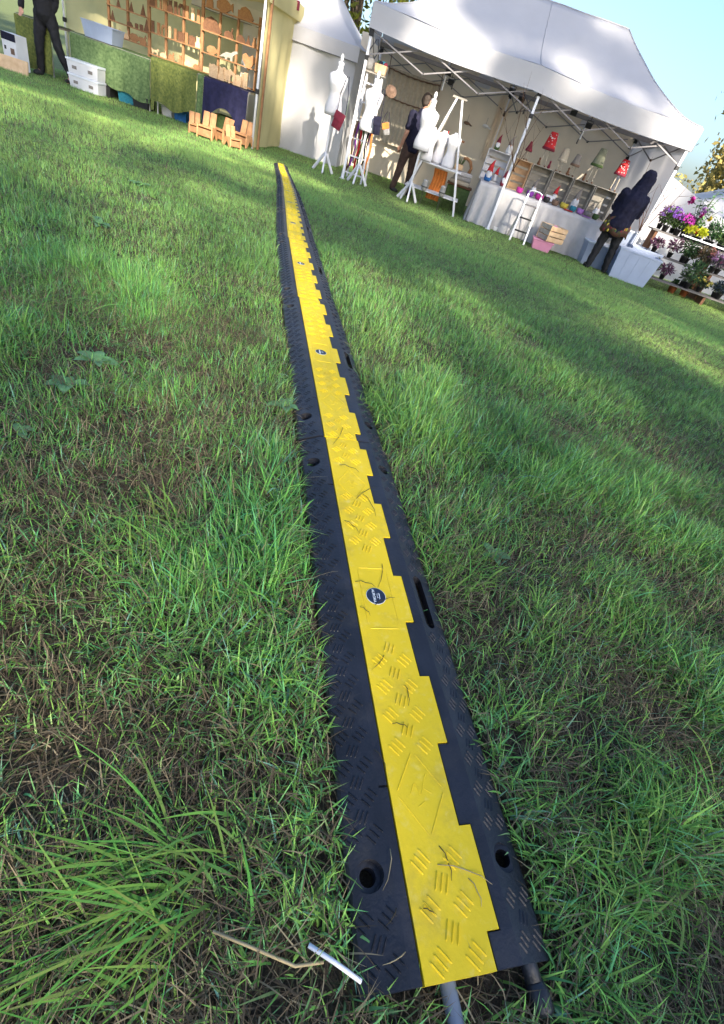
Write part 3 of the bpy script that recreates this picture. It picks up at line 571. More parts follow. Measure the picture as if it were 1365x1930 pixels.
sheet(flap, 14, 6, 'rolled_flap', 'canvas_cream', tent)
for k, (px, py, w) in enumerate(((846, 137, 1.2), (850, 155, 1.3), (965, 172, .9), (983, 188, 1.1), (1110, 237, .9), (1082, 212, .6))):
    s, z = at(px, py, w); lt = thing('flood_lamp', ('small black flood lamp hanging at the left of the tent frame', 'lower black flood lamp at the left of the tent frame', 'small black flood lamp left of the middle pole', 'black flood lamp under the middle of the tent frame', 'black flood lamp on the beam above the table', 'small black flood lamp under the tent eave')[k], 'lamp', SP(s, w, z), None, 'flood lamps on the tent frame')
    b = MB(); b.box((0, 0, 0), (.11, .06, .075), Matrix.Rotation(.4, 3, 'X')); b.build('housing', 'black', lt, False, .008)
    b = MB(); b.tube([(-.055, 0, 0), (-.055, 0, .07), (.055, 0, .07), (.055, 0, 0)], .006, 6); b.tube([(0, 0, .07), (0, 0, .13)], .006, 6); b.build('bracket', 'black', lt)
for k, (px, py, w, ln) in enumerate(((987, 212, 1.0, .18), (1088, 268, 1.0, .34), (852, 165, 1.0, .12))):
    s, z = at(px, py, w); lt = thing('bulb', ('bare bulb dangling left of the middle pole', 'bare bulb dangling on a long wire over the table', 'short hanging bulb at the left of the tent')[k], 'bulb', SP(s, w, z), None, 'hanging bulbs')
    b = MB(); b.lathe([(.004, -.03), (.016, -.015), (.014, .01), (.011, .02), (.011, .045), (.004, .05)], n=10); b.build('globe', 'bulb', lt, True)
    b = MB(); b.tube([(0, 0, .045), (.01, 0, ln*.5), (.03, 0, ln)], .004, 5); b.build('wire', 'wire', lt)

# ---------------------------------------------------------------- plain white tent behind
wt = thing('white_tent', 'closed plain white tent wall between the two open stalls', 'tent', SP(-2.6, 1.35))
def w2(u, v): s = lerp(0, 2.18, u); return Vector((s, .10*u+wob(s*2+3, v*2, .09)+.015*math.sin(s*8+v*3), lerp(.0, 1.86, v)))
sheet(w2, 50, 16, 'front_wall', 'canvas', wt)
def w2s(u, v): return Vector((2.18+wob(u*3, v*2, .05), .10+u*2.6, lerp(0, 1.86, v)))
sheet(w2s, 30, 10, 'side_wall', 'canvas', wt)
def w2r(u, v):
    s, w = lerp(-1.0, 2.2, u), lerp(-.02, 2.8, v); a = np.clip(min((s+1)/1.5, (2.2-s)/1.5, (w+.02)/1.4, (2.82-w)/1.4), 0, 1); return Vector((s, w+.10*max(0, u), 1.88+1.45*(.45*a+.55*a**1.8)+wob(s, w, .03)))
sheet(w2r, 44, 40, 'roof', 'canvas', wt)
def w2v(u, v): s = lerp(-1, 2.21, u); return Vector((s, -.03+.10*max(0, (s/2.2))+.008*math.sin(s*15)*v, 1.885-.22*v))
sheet(w2v, 50, 3, 'valance', 'canvas', wt)
b = MB(); b.tube([(s/10, -.035+.1*max(0, s/22), 1.665) for s in range(-10, 23)], .006, 5); b.build('seam_cord', 'steelgrey', wt)

# ---------------------------------------------------------------- mannequins
SEC = [(0, .140, .092), (.05, .148, .10), (.12, .146, .10), (.20, .122, .086), (.27, .108, .078), (.33, .118, .085), (.40, .142, .108), (.45, .150, .108), (.50, .158, .088), (.535, .150, .070), (.56, .105, .058), (.58, .062, .052), (.61, .046, .046), (.66, .043, .043)]
def torso_mesh(top=14, k=1.):
    b = MB(); b.loft([[Vector((rx*k*math.cos(t)*(1 if abs(math.cos(t)) < .8 else 1), ry*k*math.sin(t)-(.03*k if .38 < z < .47 and math.sin(t) < 0 else 0)*abs(math.sin(t)), z*k)) for t in [2*math.pi*j/24 for j in range(24)]] for z, rx, ry in SEC[:top]]); return b.mesh('torso', True)
TM = torso_mesh(); TMS = torso_mesh(13, .92)
def tripod(root, h, spread=.2, n=3, a0=0):
    b = MB(); b.beam((0, 0, .26), (0, 0, h+.02), .036, .036, (0, 1, 0)); b.build('stand_post', 'whitewood', root, False, .004)
    for i in range(n):
        a = a0+2*math.pi*i/n; d = Vector((math.cos(a), math.sin(a), 0)); b = MB(); b.beam(d*.015+Vector((0, 0, .30)), d*spread+Vector((0, 0, .012)), .03, .045); b.build('stand_leg', 'whitewood', root, False, .003)
def mannequin(label, s, w, hip, rz, lean=0):
    rt = thing('mannequin', label, 'mannequin', SP(s, w), UA+rz, 'white dress-form mannequins'); o = link('torso', TM, 'mannequin', rt, loc=(0, 0, hip)); o.rotation_euler.y = lean
    b = MB(); b.lathe([(.045, .655), (.05, .665), (.05, .70), (.038, .71)], n=16); b.build('neck_cap', 'white', rt, True, loc=(0, 0, hip))
    b = MB(); b.lathe([(.014, .705), (.02, .72), (.028, .745), (.028, .77), (.016, .80), (.004, .81)], n=12); b.build('finial', 'white', rt, True, loc=(0, 0, hip))
    b = MB(); b.lathe([(.13, -.006), (.142, -.004), (.142, .004), (.13, .006)], n=24, ex=1, ey=.68); b.build('hem_plate', 'steelgrey', rt, True, loc=(0, 0, hip))
    tripod(rt, hip, .21, 3, .6); return rt
mannequin('white dress form with a red bag, left of the white ladder', -.34, -.1, .85, .15)
mannequin('white dress form with a navy bag, in front of the white ladder', .31, -.12, .80, -.1)
mannequin('tall white dress form in front of the man in a dark shirt', 1.30, 0, .80, .05)
def bag(label, s, w, z, wd, hg, m_, strap_top, tilt=0, fl=None):
    rt = thing('shoulder_bag', label, 'bag', SP(s, w, z), UA); b = MB()
    b.loft([[Vector((x*wd/2*(1-.1*t), y*.03, -hg*t)) for x, y in ((-1, -.4), (-.6, -1), (.6, -1), (1, -.4), (1, .4), (.6, 1), (-.6, 1), (-1, .4))] for t in (0, .3, .7, 1)]); o = b.build('pouch', m_, rt, True, .004); o.rotation_euler.y = tilt
    b = MB(); b.loft([[Vector((x*wd/2, -.036-.004*k, -hg*t)) for x in (-1, -.3, .3, 1)] for k, t in ((0, .0), (1, .25), (1, .5))], False, False); o = b.build('flap', fl or m_, rt, True); o.rotation_euler.y = tilt
    for sx in (-1, 1):
        b = MB(); b.tube([(sx*wd*.42, 0, -.01), (sx*wd*.36, -.02, strap_top*.5), (-.0+sx*.015, .02, strap_top)], .006, 5); b.build('strap', 'darkred' if m_ == 'red' else 'navy', rt)
bag('deep red shoulder bag with a small brown tie on the left mannequin', -.16, -.24, .93, .18, .24, 'darkred', .48, .25)
bag('navy blue pointed bag hanging on the mannequin by the ladder', .47, -.26, 1.05, .13, .25, 'navy', .36, -.15)
bag('pale grey patterned bag on the right of the white ladder', .60, -.10, 1.0, .12, .17, 'greystone', .15, -.4, 'orange')

# ---------------------------------------------------------------- white ladder display
lad = thing('display_ladder', 'white wooden folding ladder draped with scarves beside the tent pole', 'ladder', SP(.19, .22))
for sx in (-1, 1):
    b = MB(); b.beam((sx*.19, -.16, 0), (sx*.13, 0, 1.56), .028, .05, (0, 1, 0)); b.build('rail', 'whitewood', lad, False, .003)
    b = MB(); b.beam((sx*.19, .34, 0), (sx*.13, .05, 1.54), .028, .05, (0, 1, 0)); b.build('rear_rail', 'whitewood', lad, False, .003)
for k in range(6):
    z = .12+k*.26; t = z/1.56; b = MB(); b.box((0, -.16+.16*t, z), (.37-.12*t, .05, .022)); b.build('step', 'whitewood', lad)
b = MB(); b.box((0, .03, 1.57), (.34, .2, .025)); b.build('top_board', 'greywood', lad, False, .003)
pt = thing('stone_pot', 'round grey stone pot on top of the white ladder', 'pot', SP(.05, .2, 1.583)); b = MB(); b.lathe([(.04, 0), (.085, .03), (.098, .09), (.085, .15), (.05, .17), (.03, .155), (.004, .15)], n=18); b.build('body', 'greystone', pt, True)
bx = thing('straw_basket', 'peach square basket with dark fabric on top of the ladder', 'basket', SP(.27, .2, 1.583)); b = MB(); b.loft([[Vector((x*a, y*a*.8, z)) for x, y in ((-1, -1), (1, -1), (1, 1), (-1, 1))] for z, a in ((0, .085), (.12, .105), (.12, .095), (.03, .08))]); b.build('body', 'palewood', bx, False, .006)
for k, (x, y, r, m_) in enumerate(((-.04, 0, .05, 'greenfelt'), (.03, .01, .055, 'teal'), (.07, -.02, .04, 'darkred'), (-.01, -.03, .045, 'navy'))):
    b = MB(); b.sphere((x, y, .13), r, 10, (1, 1, .8)); b.build('bundle', m_, bx, True)
SCARF = ['darkred', 'brownfelt', 'purple', 'greyfelt', 'red', 'greenfelt', 'beige', 'navy', 'darkred', 'orange']
SNM = ['dark red', 'brown', 'purple', 'grey', 'red', 'green', 'beige', 'navy', 'maroon', 'rust orange']
for k in range(10):
    x = .03+.04*k; z1 = .92-.02*(k % 3); z0 = .12+.05*(k % 4); g = random.Random(k)
    def f(u, v): return SP(x+(u-.5)*.035+.012*math.sin(v*9+k), .12+.02*math.sin(u*5+k)+.02*math.sin(v*7+k*2), lerp(z1, z0, v))
    o = sheet(f, 3, 14, 'scarf', SCARF[k], None); tag(o, SNM[k]+' knitted scarf hanging from the white ladder', 'scarf', 'scarves on the white ladder')
br_ = thing('straw_hat', 'brown felt hat hung beside the ladder top', 'hat', SP(.52, .25, 1.42)); b = MB(); b.lathe([(.10, 0), (.10, .006), (.055, .012), (.05, .06), (.025, .075), (.002, .076)], n=16); o = b.build('crown', 'brownfelt', br_, True); o.rotation_euler = (R(60), 0, R(20))

# hanging woven panel on the back wall
s0, z0 = at(735, 125, 2.5); s1, _ = at(830, 160, 2.5)
hp = thing('woven_hanging', 'long pleated beige woven hanging tied with two cords on the tent wall', 'hanging', SP(s0, 2.44, 0))
sheet(lambda u, v: Vector((u*(s1-s0)+.06*v, .015*math.sin(u*70)+wob(u*3, v, .02), lerp(z0, .62, v))), 90, 10, 'cloth', 'beige', hp)
for zz in (z0-.03, z0-.45):
    b = MB(); b.tube([(u/16*(s1-s0)+.02, -.03, zz-.03*math.sin(math.pi*u/16)+.008*(u % 2)) for u in range(17)], [.010 if u % 2 else .016 for u in range(17)], 6); b.build('tie_cord', 'brownfelt', hp, True)
for k in range(2):
    b = MB(); b.tube([(k*(s1-s0), -.02, z0+.18), (k*(s1-s0)+.02, -.02, z0-.12)], .008, 6); b.build('hanging_stick', 'darkwood', hp)

# ---------------------------------------------------------------- trestle with small torsos
tr = thing('trestle_rack', 'weathered grey wooden trestle rack with two shelves', 'rack', SP(1.70, .12))
for y in (0, .5):
    for sx, z1 in ((-1, 1.62), (1, 1.62)):
        b = MB(); b.beam((sx*.53, y+(-.06 if y == 0 else .06), 0), (sx*.05, y*.6+.1, z1), .035, .055, (0, 1, 0)); b.build('leg', 'greywood' if y else 'whitewood', tr, False, .003)
b = MB(); b.box((0, .25, 1.64), (.26, .26, .03)); b.build('top_plate', 'greywood', tr, False, .003)
for z, wd in ((.66, .84), (.24, 1.04)):
    for y in (.0, .17, .34):
        b = MB(); b.box((0, y+.06, z), (wd, .13, .022)); b.build('shelf_plank', 'whitewood', tr, False, .002)
b = MB(); b.beam((-.3, .22, 1.12), (.3, .22, 1.10), .02, .03); b.build('cross_bar', 'darkwood', tr)
for k, (s, w, lab, rz) in enumerate(((1.42, .15, 'small white torso form at the left of the trestle shelf', .2), (1.62, .33, 'small white torso form in the middle of the trestle shelf', -.1), (1.83, .22, 'small white torso form with neck cap at the right of the trestle shelf', .3))):
    rt = thing('torso_form', lab, 'mannequin', SP(s, w, .672), UA+rz, 'small torso forms on the trestle'); o = link('torso', TMS, 'mannequin', rt)
    o.scale = (.85, .85, .88 if k < 2 else .92); b = MB(); b.lathe([(.115, -.003), (.115, .003)], n=20, ex=1, ey=.7); b.build('hem_plate', 'steelgrey', rt)
gn0 = [None]
def gnome(label, loc, hat, body, sc=1., beard='white', arms=False, rz=0):
    rt = thing('gnome_doll', label, 'doll', loc, UA+rz, 'felt gnome dolls'); rt.scale = (sc, sc, sc)
    b = MB(); b.lathe([(.05, 0), (.068, .03), (.066, .09), (.045, .14), (.02, .16)], n=14); b.build('body', body, rt, True)
    b = MB(); b.loft([[Vector((.052*k*math.cos(t), -.045+.03*k*math.sin(t), z)) for t in [2*math.pi*j/10 for j in range(10)]] for z, k in ((.03, .15), (.06, .75), (.11, 1.1), (.15, .9), (.165, .3))]); b.build('beard', beard, rt, True)
    b = MB(); b.sphere((0, -.072, .155), .014, 8); b.build('nose', 'skin', rt, True)
    b = MB(); b.tube([(0, 0, .145), (0, 0, .20), (.006, 0, .26), (.02, 0, .31), (.035, .004, .34)], [.06, .048, .03, .014, .004], 12); b.build('hat', hat, rt, True)
gnome('gnome doll with red hat behind the small torsos', SP(*[(at(843, 250, .75)[0])], .75, .88), 'red', 'navy', .9)
# ---------------------------------------------------------------- table of felt goods
tb = thing('stall_table', 'long trestle table under the grey cloth in the large tent', 'table', SP(3.75, .5)); TH = .665
b = MB(); b.box((0, 0, TH-.02), (2.36, .72, .03)); b.build('table_top', 'greywood', tb)
for sx in (-1, 1):
    for sy in (-1, 1): b = MB(); b.beam((sx*1.1, sy*.3, 0), (sx*1.02, sy*.3, TH-.03), .04, .04, (0, 1, 0)); b.build('leg', 'steelgrey', tb)
def cloth(u, v):
    s = lerp(-1.24, 1.26, u)
    if v < .3: return Vector((s, lerp(.38, -.37, v/.3), TH+.004))
    t = (v-.3)/.7; am = .035*t; return Vector((s+.04*t*(2*u-1), -.38-.03*t-am*(math.sin(s*31+2*math.sin(s*5))+.6*math.sin(s*13+1)), lerp(TH+.002, .012, t)))
ck = MB(); ck.loft([[cloth(i/150, j/16) for j in range(17)] for i in range(151)], False, False)
def cside(u, v): t = v; return Vector((-1.245-.05*t-.03*t*math.sin(u*26), lerp(-.38, .38, u)-.04*t*(1-u), lerp(TH, .012, t)))
ck.loft([[cside(i/40, j/10) for j in range(11)] for i in range(41)], False, False)
ck.loft([[Vector((1.265+.05*v+.02*v*math.sin(u*26), lerp(-.38, .38, u), lerp(TH, .012, v))) for v in [j/10 for j in range(11)]] for u in [i/40 for i in range(41)]], False, False)
o = ck.build('tablecloth', 'tablecloth', None, True); o.location = SP(3.75, .5); o.rotation_euler.z = UA; tag(o, 'pale grey pleated cloth hanging to the grass from the long table', 'tablecloth')
def crate_parts(rt, W, H, D, m_, nsl=4, open_front=True):
    t = .012
    for sx in (-1, 1): b = MB(); b.box((sx*(W/2-t/2), 0, H/2), (t, D, H)); b.build('end_panel', m_, rt, False, .002)
    h = H/nsl
    for k in range(nsl):
        b = MB(); b.box((0, D/2-t/2, h*(k+.5)), (W-2*t-.002, t*.8, h*.74)); b.build('back_slat', m_, rt, False, .002)
    n = 3
    for k in range(n):
        for z in (t/2, H-t/2):
            b = MB(); b.box((0, -D/2+D/n*(k+.5), z), (W-2*t-.002, D/n*.86, t*.8)); b.build('side_slat', m_, rt, False, .002)
CR = [(2.47, 2.90, 'whitewood', 'white painted open crate at the left end of the table shelf'), (3.02, 3.32, 'palewood', 'pale wooden crate shelf beside the middle pole'), (3.34, 3.73, 'greywood', 'grey slatted crate shelf right of the middle pole'), (3.75, 4.14, 'greywood', 'grey slatted crate shelf at the middle of the table'), (4.16, 4.57, 'greywood', 'grey slatted crate shelf second from the person in navy'), (4.59, 5.0, 'greywood', 'grey slatted crate shelf next to the person in navy')]
for a_, b__, m_, lab in CR:
    rt = thing('display_crate', lab, 'crate', SP((a_+b__)/2, .74, TH+.006), None, 'crates used as shelves on the table'); crate_parts(rt, b__-a_, .475, .26, m_, 4)
CT = TH+.006+.475
def fabric_lamp(label, s, z0, z1, r0, r1, m_, legs=2, dots=False, trim=None):
    rt = thing('fabric_lamp', label, 'lamp', SP(s, .74, CT), None, 'tapered fabric shades on the crates'); z0 -= CT; z1 -= CT
    b = MB(); b.lathe([(r0, z0), (r0*.96, z0+.02), (lerp(r0, r1, .6), lerp(z0, z1, .6)), (r1, z1), (r1*.7, z1+.004)], n=20); b.build('shade', m_, rt, True)
    b = MB(); b.lathe([(r0*1.04, z0-.01), (r0*1.06, z0+.012), (r0*.99, z0+.03)], n=20); b.build('hem', trim or m_, rt, True)
    for k in range(legs):
        x = (k-(legs-1)/2)*r0*.8; b = MB(); b.tube([(x*1.1, 0, 0), (x*.9, -.01, z0*.5), (x*.8, 0, z0+.02)], .008, 6); b.build('leg', 'beige', rt)
        b = MB(); b.sphere((x*1.1, -.02, .014), .018, 8, (1, 1.5, .8)); b.build('foot', 'darkwood', rt, True)
    if dots:
        g = random.Random(int(s*100))
        for k in range(16):
            a, t = g.uniform(math.pi, 2*math.pi), g.uniform(.12, .9); r = lerp(r0*.97, r1, t)+.002; b = MB(); b.sphere((r*math.cos(a), r*math.sin(a), lerp(z0, z1, t)), .010, 6); b.build('dot', 'white', rt, True)
fabric_lamp('red fabric shade with pale dots standing highest left on the crates', 3.50, 1.40, 1.655, .115, .065, 'red', 2, True, 'darkred')
fabric_lamp('beige fabric shade between the red dotted and the grey shade', 3.82, 1.31, 1.50, .085, .055, 'beige')
fabric_lamp('small grey-brown fabric shade in the middle of the crates', 4.07, 1.31, 1.48, .085, .045, 'greyfelt', 2, False, 'brownfelt')
fabric_lamp('tall grey-green fabric shade on wire legs', 4.44, 1.41, 1.67, .11, .06, 'greygreen', 2, False, 'greenfelt')
fabric_lamp('red fabric shade with pale dots nearest the person in navy', 4.90, 1.40, 1.63, .105, .06, 'red', 2, True, 'darkred')
fabric_lamp('small dark red fabric shade beside the middle pole', 3.17, 1.29, 1.43, .06, .02, 'darkred')
for k, (px, py, m_, lab) in enumerate(((1020, 295, 'darkwood', 'small dark wooden figure under the red dotted shade'), (1038, 305, 'darkred', 'small dark red figure right of the red dotted shade'), (1072, 320, 'darkwood', 'small dark figure beside the beige shade'), (1103, 330, 'darkwood', 'small dark figure under the tall grey-green shade'))):
    s = at(px, py, .7)[0]; rt = thing('figurine', lab, 'figurine', SP(s, .68, CT), None, 'small figures on the crates'); b = MB(); b.lathe([(.022, 0), (.028, .02), (.02, .06), (.012, .075), (.02, .09), (.018, .11), (.003, .12)], n=10); b.build('body', m_, rt, True)
gnome('gnome doll with dark red hat on the white crate', SP(2.60, .74, CT), 'darkred', 'greenfelt', .72); gnome('gnome doll with drooping grey hat and big white beard', SP(2.83, .72, CT), 'greyfelt', 'white', .85)
gnome('gnome doll with bright red hat and blue coat in the white crate', SP(2.62, .52, TH+.008), 'red', 'bluefelt', 1.0); gnome('white bearded doll inside the white crate', SP(2.76, .70, TH+.03), 'red', 'white', .7)
gnome('white doll inside the grey crate right of the pole', SP(3.53, .72, TH+.03), 'greyfelt', 'white', .8); gnome('doll with red flower hat inside the middle crate', SP(3.95, .72, TH+.03), 'red', 'greyfelt', .8); gnome('round white bearded gnome inside the crate', SP(4.36, .70, TH+.03), 'greyfelt', 'white', 1.05); gnome('white and pale green doll in the last crate', SP(4.80, .70, TH+.03), 'beige', 'white', .9)
gnome('tall doll with maroon robe beside the white crate', SP(2.93, .5, TH+.008), 'darkred', 'darkred', .85)
FB = [((983, 350), 'magenta', 'magenta felt bowl at the left of the table edge'), ((1001, 362), 'purple', 'purple felt bowl left of the dark ones'), ((1017, 370), 'magenta', 'round magenta felt bowl with purple rim'), ((1031, 376), 'black', 'black felt bowl on the table edge'), ((1047, 381), 'brownfelt', 'brown patterned felt bowl'), ((1063, 389), 'yellowfelt', 'mustard yellow felt bowl'), ((1079, 395), 'teal', 'teal blue felt bowl with dark centre'), ((1091, 405), 'lilac', 'lilac felt bowl near the right of the table'), ((1106, 410), 'greyfelt', 'grey felt bowl near the person in navy'), ((1120, 415), 'greenfelt', 'dark green felt bowl at the right end of the table')]
for k, ((px, py), m_, lab) in enumerate(FB):
    s, _ = at(px, py, .27); rt = thing('felt_bowl', lab, 'bowl', SP(s, .27+.03*(k % 2), TH+.006), None, 'coloured felt bowls along the table edge'); r = .062+.008*(k % 3)
    b = MB(); b.lathe([(r*.5, 0), (r*.85, .015), (r, .045), (r*.95, .085), (r*.85, .088), (r*.82, .05), (r*.5, .02), (.002, .018)], n=16); b.build('bowl', m_, rt, True)
    b = MB(); b.sphere((.2*r, -.6*r, .085), .014, 8); b.build('bead', 'black' if m_ != 'black' else 'magenta', rt, True)
for k, (px, py, m_, lab) in enumerate(((1070, 398, 'red', 'flat red felt mat lying between the bowls'), (1100, 418, 'lilac', 'flat violet felt mat at the table edge'), (1040, 372, 'white', 'white price card on the crate front'))):
    s, _ = at(px, py, .2); b = MB(); b.box((0, 0, 0), (.16, .09, .012)); o = b.build('felt_mat' if k < 2 else 'price_card', m_, None, False, .004); o.location = SP(s, .19, TH+.012) if k < 2 else SP(s+.03, .56, TH+.075); o.rotation_euler = (R(80) if k == 2 else 0, 0, UA); tag(o, lab, 'mat' if k < 2 else 'card')
# step ladder
sl = thing('step_ladder', 'small aluminium step ladder standing in front of the table', 'ladder', SP(3.47, -.42))
for sx in (-1, 1):
    b = MB(); b.beam((sx*.135, 0, 0), (sx*.115, .14, .74), .03, .02, (0, 1, 0)); b.build('rail', 'alu', sl, False, .003)
    b = MB(); b.beam((sx*.14-.02, .46, 0), (sx*.10, .19, .58), .02, .02, (0, 1, 0)); b.build('rear_leg', 'alu', sl)
for k, z in enumerate((.18, .38, .58)):
    b = MB(); b.box((0, .14*z/.74+.03, z), (.235, .09, .02)); b.build('step', 'black' if k < 2 else 'steelgrey', sl, False, .003)
b = MB(); b.tube([(-.115, .14, .73), (-.11, .145, .78), (-.06, .15, .80), (.06, .15, .80), (.11, .145, .78), (.115, .14, .73)], .012, 8); b.build('hand_rail', 'alu', sl, True)
cs = thing('tool_case', 'small black wheeled case leaning on the table cloth', 'case', SP(*gsw(905, 426))); b = MB(); b.box((0, .05, .13), (.17, .1, .22), Matrix.Rotation(-.15, 3, 'X')); b.build('body', 'black', cs, False, .02)
b = MB(); b.tube([(-.07, .0, .0), (-.075, .06, .27), (-.06, .07, .30), (.06, .07, .30), (.075, .06, .27), (.07, .0, .0)], .008, 6); b.build('handle', 'alu', cs)
for sx in (-1, 1): b = MB(); b.tube([(sx*.09, .03, .03), (sx*.105, .03, .03)], .03, 12); b.build('wheel', 'black', cs)
s, w = gsw(936, 436); b = MB(); b.loft([[Vector((x*a, y*a*.7, z)) for x, y in ((-1, -1), (1, -1), (1, 1), (-1, 1))] for z, a in ((0, .075), (.07, .085), (.07, .075), (.01, .068))]); o = b.build('plastic_tub', 'white', None, False, .005); o.location = SP(s, w); o.rotation_euler.z = UA; tag(o, 'small white plastic tub at the foot of the middle pole', 'tub')
pk = thing('storage_box', 'pink plastic storage box with lid under the wooden crate', 'box', SP(3.93, -.30), UA-.06); b = MB(); b.loft([[Vector((x*a, y*a*.72, z)) for x, y in ((-1, -1), (1, -1), (1, 1), (-1, 1))] for z, a in ((0, .155), (.15, .185))]); b.build('tub', 'pinkplastic', pk, False, .012)
b = MB(); b.box((0, 0, .16), (.40, .29, .022)); b.build('lid', 'pinkplastic', pk, False, .008)
wc = thing('wooden_crate', 'slatted wooden crate resting across the pink box', 'crate', SP(4.03, -.26, .176), UA+.55); W_, D_, H_ = .40, .30, .255
for k in range(3):
    z = .045+k*.083
    for sy in (-1, 1): b = MB(); b.box((0, sy*D_/2, z), (W_, .012, .07)); b.build('slat', 'palewood', wc, False, .003)
    for sx in (-1, 1): b = MB(); b.box((sx*(W_/2-.008), 0, z), (.012, D_-.02, .07)); b.build('slat', 'greywood' if sx < 0 else 'palewood', wc, False, .003)  # left-side slats take grey wood: that face's shade put into the colour
for sx in (-1, 1):
    for sy in (-1, 1): b = MB(); b.box((sx*(W_/2-.028), sy*(D_/2-.018), .125), (.025, .022, .25)); b.build('corner_post', 'palewood', wc)
b = MB(); b.box((0, 0, .008), (W_-.03, D_-.02, .012)); b.build('bottom', 'palewood', wc)
for k in range(3): b = MB(); b.sphere((-.08+.08*k, 0, .20), .07, 10, (1.1, 1, .8)); b.build('packing_paper', 'beige' if k != 1 else 'pinkplastic', wc, True)
# storage bins by the right pole
def bin_(label, loc, W, D, H, rz, lid=False, group=None):
    rt = thing('storage_bin', label, 'bin', loc, UA+rz, group); t = .006; b = MB(); sq = ((-1, -1), (1, -1), (1, 1), (-1, 1))
    b.loft([[Vector((x*a/2, y*d_/2, z)) for x, y in sq] for z, a, d_ in ((0, W*.84, D*.84), (H*.93, W*.97, D*.97), (H*.93, W, D), (H, W, D), (H, W-.02, D-.02), (.012, W*.84-.02, D*.84-.02))]); b.build('tub', 'binwhite', rt, False, .012)
    for x in (-.25, 0, .25): b = MB(); b.beam((x*W*.84, -D*.42-.001, .02), (x*W*.97, -D*.485-.001, H*.9), .012, .006, (0, -1, 0)); b.build('rib', 'binwhite', rt)
    if lid: b = MB(); b.box((0, 0, H+.012), (W+.02, D+.02, .024)); b.build('lid', 'binlid', rt, False, .008)
bin_('large translucent bin on the grass by the right pole', SP(5.58, -.38), .78, .46, .48, -.05); bin_('translucent bin behind the large bin, by the flower stall', SP(5.82, .18), .62, .42, .52, .1); bin_('low translucent bin behind the legs of the person in navy', SP(4.98, -.02), .55, .4, .36, .05, True)
bin_('white box on the bins behind the person in navy', SP(5.42, .24, .384), .34, .26, .30, .1, True)
bin_('translucent bin under the white box behind the right pole', SP(5.34, .30), .40, .4, .36, .1, True)
# bare twigs tied to the poles
def twigs(label, s, w, z, n, L, seed):
    g = random.Random(seed); rt = thing('bare_branch', label, 'branch', SP(s, w, z))
    for k in range(n):
        d = Vector((g.uniform(-.5, .6), g.uniform(-.5, .2), 1)).normalized(); p = Vector((g.uniform(-.03, .03), -.03, 0)); pts = [p.copy()]; l = L*g.uniform(.6, 1)
        for i in range(5): d = (d+Vector((g.uniform(-.25, .25), g.uniform(-.2, .2), g.uniform(-.1, .2)))).normalized(); p = p+d*l/5; pts.append(p.copy())
        b = MB(); b.tube(pts, [.007, .006, .005, .004, .003, .0015], 5)
        for q in range(4):
            i = g.randint(1, 4); e = Vector((g.uniform(-1, 1), g.uniform(-.6, .3), g.uniform(.3, 1))).normalized(); b.tube([pts[i], pts[i]+e*l*.15, pts[i]+e*l*.28+Vector((0, 0, .02))], [.003, .002, .001], 4)
        b.build('twig', 'darkwood', rt, True)
twigs('bare twigs tied to the middle pole of the large tent', 2.98, -.02, .95, 5, 1.3, 3); twigs('bare twigs tied to the right front pole', 5.5, -.05, .75, 5, 1.15, 4)

# goods crowded at the left end of the table and under the trestle
s, z = at(878, 300, .9); gt = thing('side_table', 'small dark green chest behind the trestle rack', 'chest', SP(s+.05, .95)); b = MB(); b.box((0, 0, .21), (.46, .36, .42)); b.build('body', 'greenfelt', gt, False, .01); b = MB(); b.box((0, 0, .44), (.5, .4, .03)); b.build('lid', 'darkwood', gt, False, .004)
for k in range(3):
    b = MB(); b.box((0, 0, 0), (.40-.06*k, .26, .07)); o = b.build('folded_linen', ('beige', 'greystone', 'tablecloth')[k], None, False, .02); o.location = SP(s+.02*k+.03, .9, .492+.072*k); o.rotation_euler.z = UA+.1*k; tag(o, ('bottom beige', 'middle grey', 'top pale')[k]+' folded linen on the green chest', 'linen', 'folded linens on the chest')
st_ = thing('wood_stump', 'curved piece of driftwood standing on the folded linen', 'driftwood', SP(s+.14, .9, .672)); b = MB(); b.tube([(0, 0, 0), (.02, 0, .08), (-.03, 0, .17), (-.12, 0, .21), (-.18, 0, .19)], [.035, .03, .032, .028, .02], 10); b.build('branch', 'wood', st_, True)
sc_ = thing('succulent', 'spiky green succulent in a small wooden box behind the trestle', 'plant', SP(s-.08, .92, .672)); b = MB(); b.box((0, 0, .045), (.16, .1, .09)); b.build('planter', 'palewood', sc_, False, .004)
for k in range(9):
    a = k*2.4; d = Vector((math.cos(a)*.45, math.sin(a)*.35, 1)); b = MB(); b.tube([(.04*math.cos(a), .02*math.sin(a), .085), Vector((.04*math.cos(a), .02*math.sin(a), .085))+d*.06, Vector((.04*math.cos(a), .02*math.sin(a), .085))+d*.12], [.011, .009, .001], 5); b.build('leaf', 'greenfelt', sc_, True)
for k, px in enumerate((806, 840)):
    s, z = at(px, 335+8*k, .2); lt = thing('garden_lantern', ('left', 'right')[k]+' pale green glass lantern on a thin stake under the trestle', 'lantern', SP(s, .0, 0), None, 'lanterns on stakes'); b = MB(); b.tube([(0, 0, 0), (.0, 0, .24)], .005, 6); b.build('stake', 'wire', lt)
    b = MB(); b.lathe([(.02, .24), (.05, .26), (.055, .33), (.045, .39), (.052, .40), (.03, .42)], n=12); b.build('glass', 'greystone', lt, True); b = MB(); b.lathe([(.057, .30), (.060, .31), (.057, .32)], n=12); b.build('band', 'wire', lt)
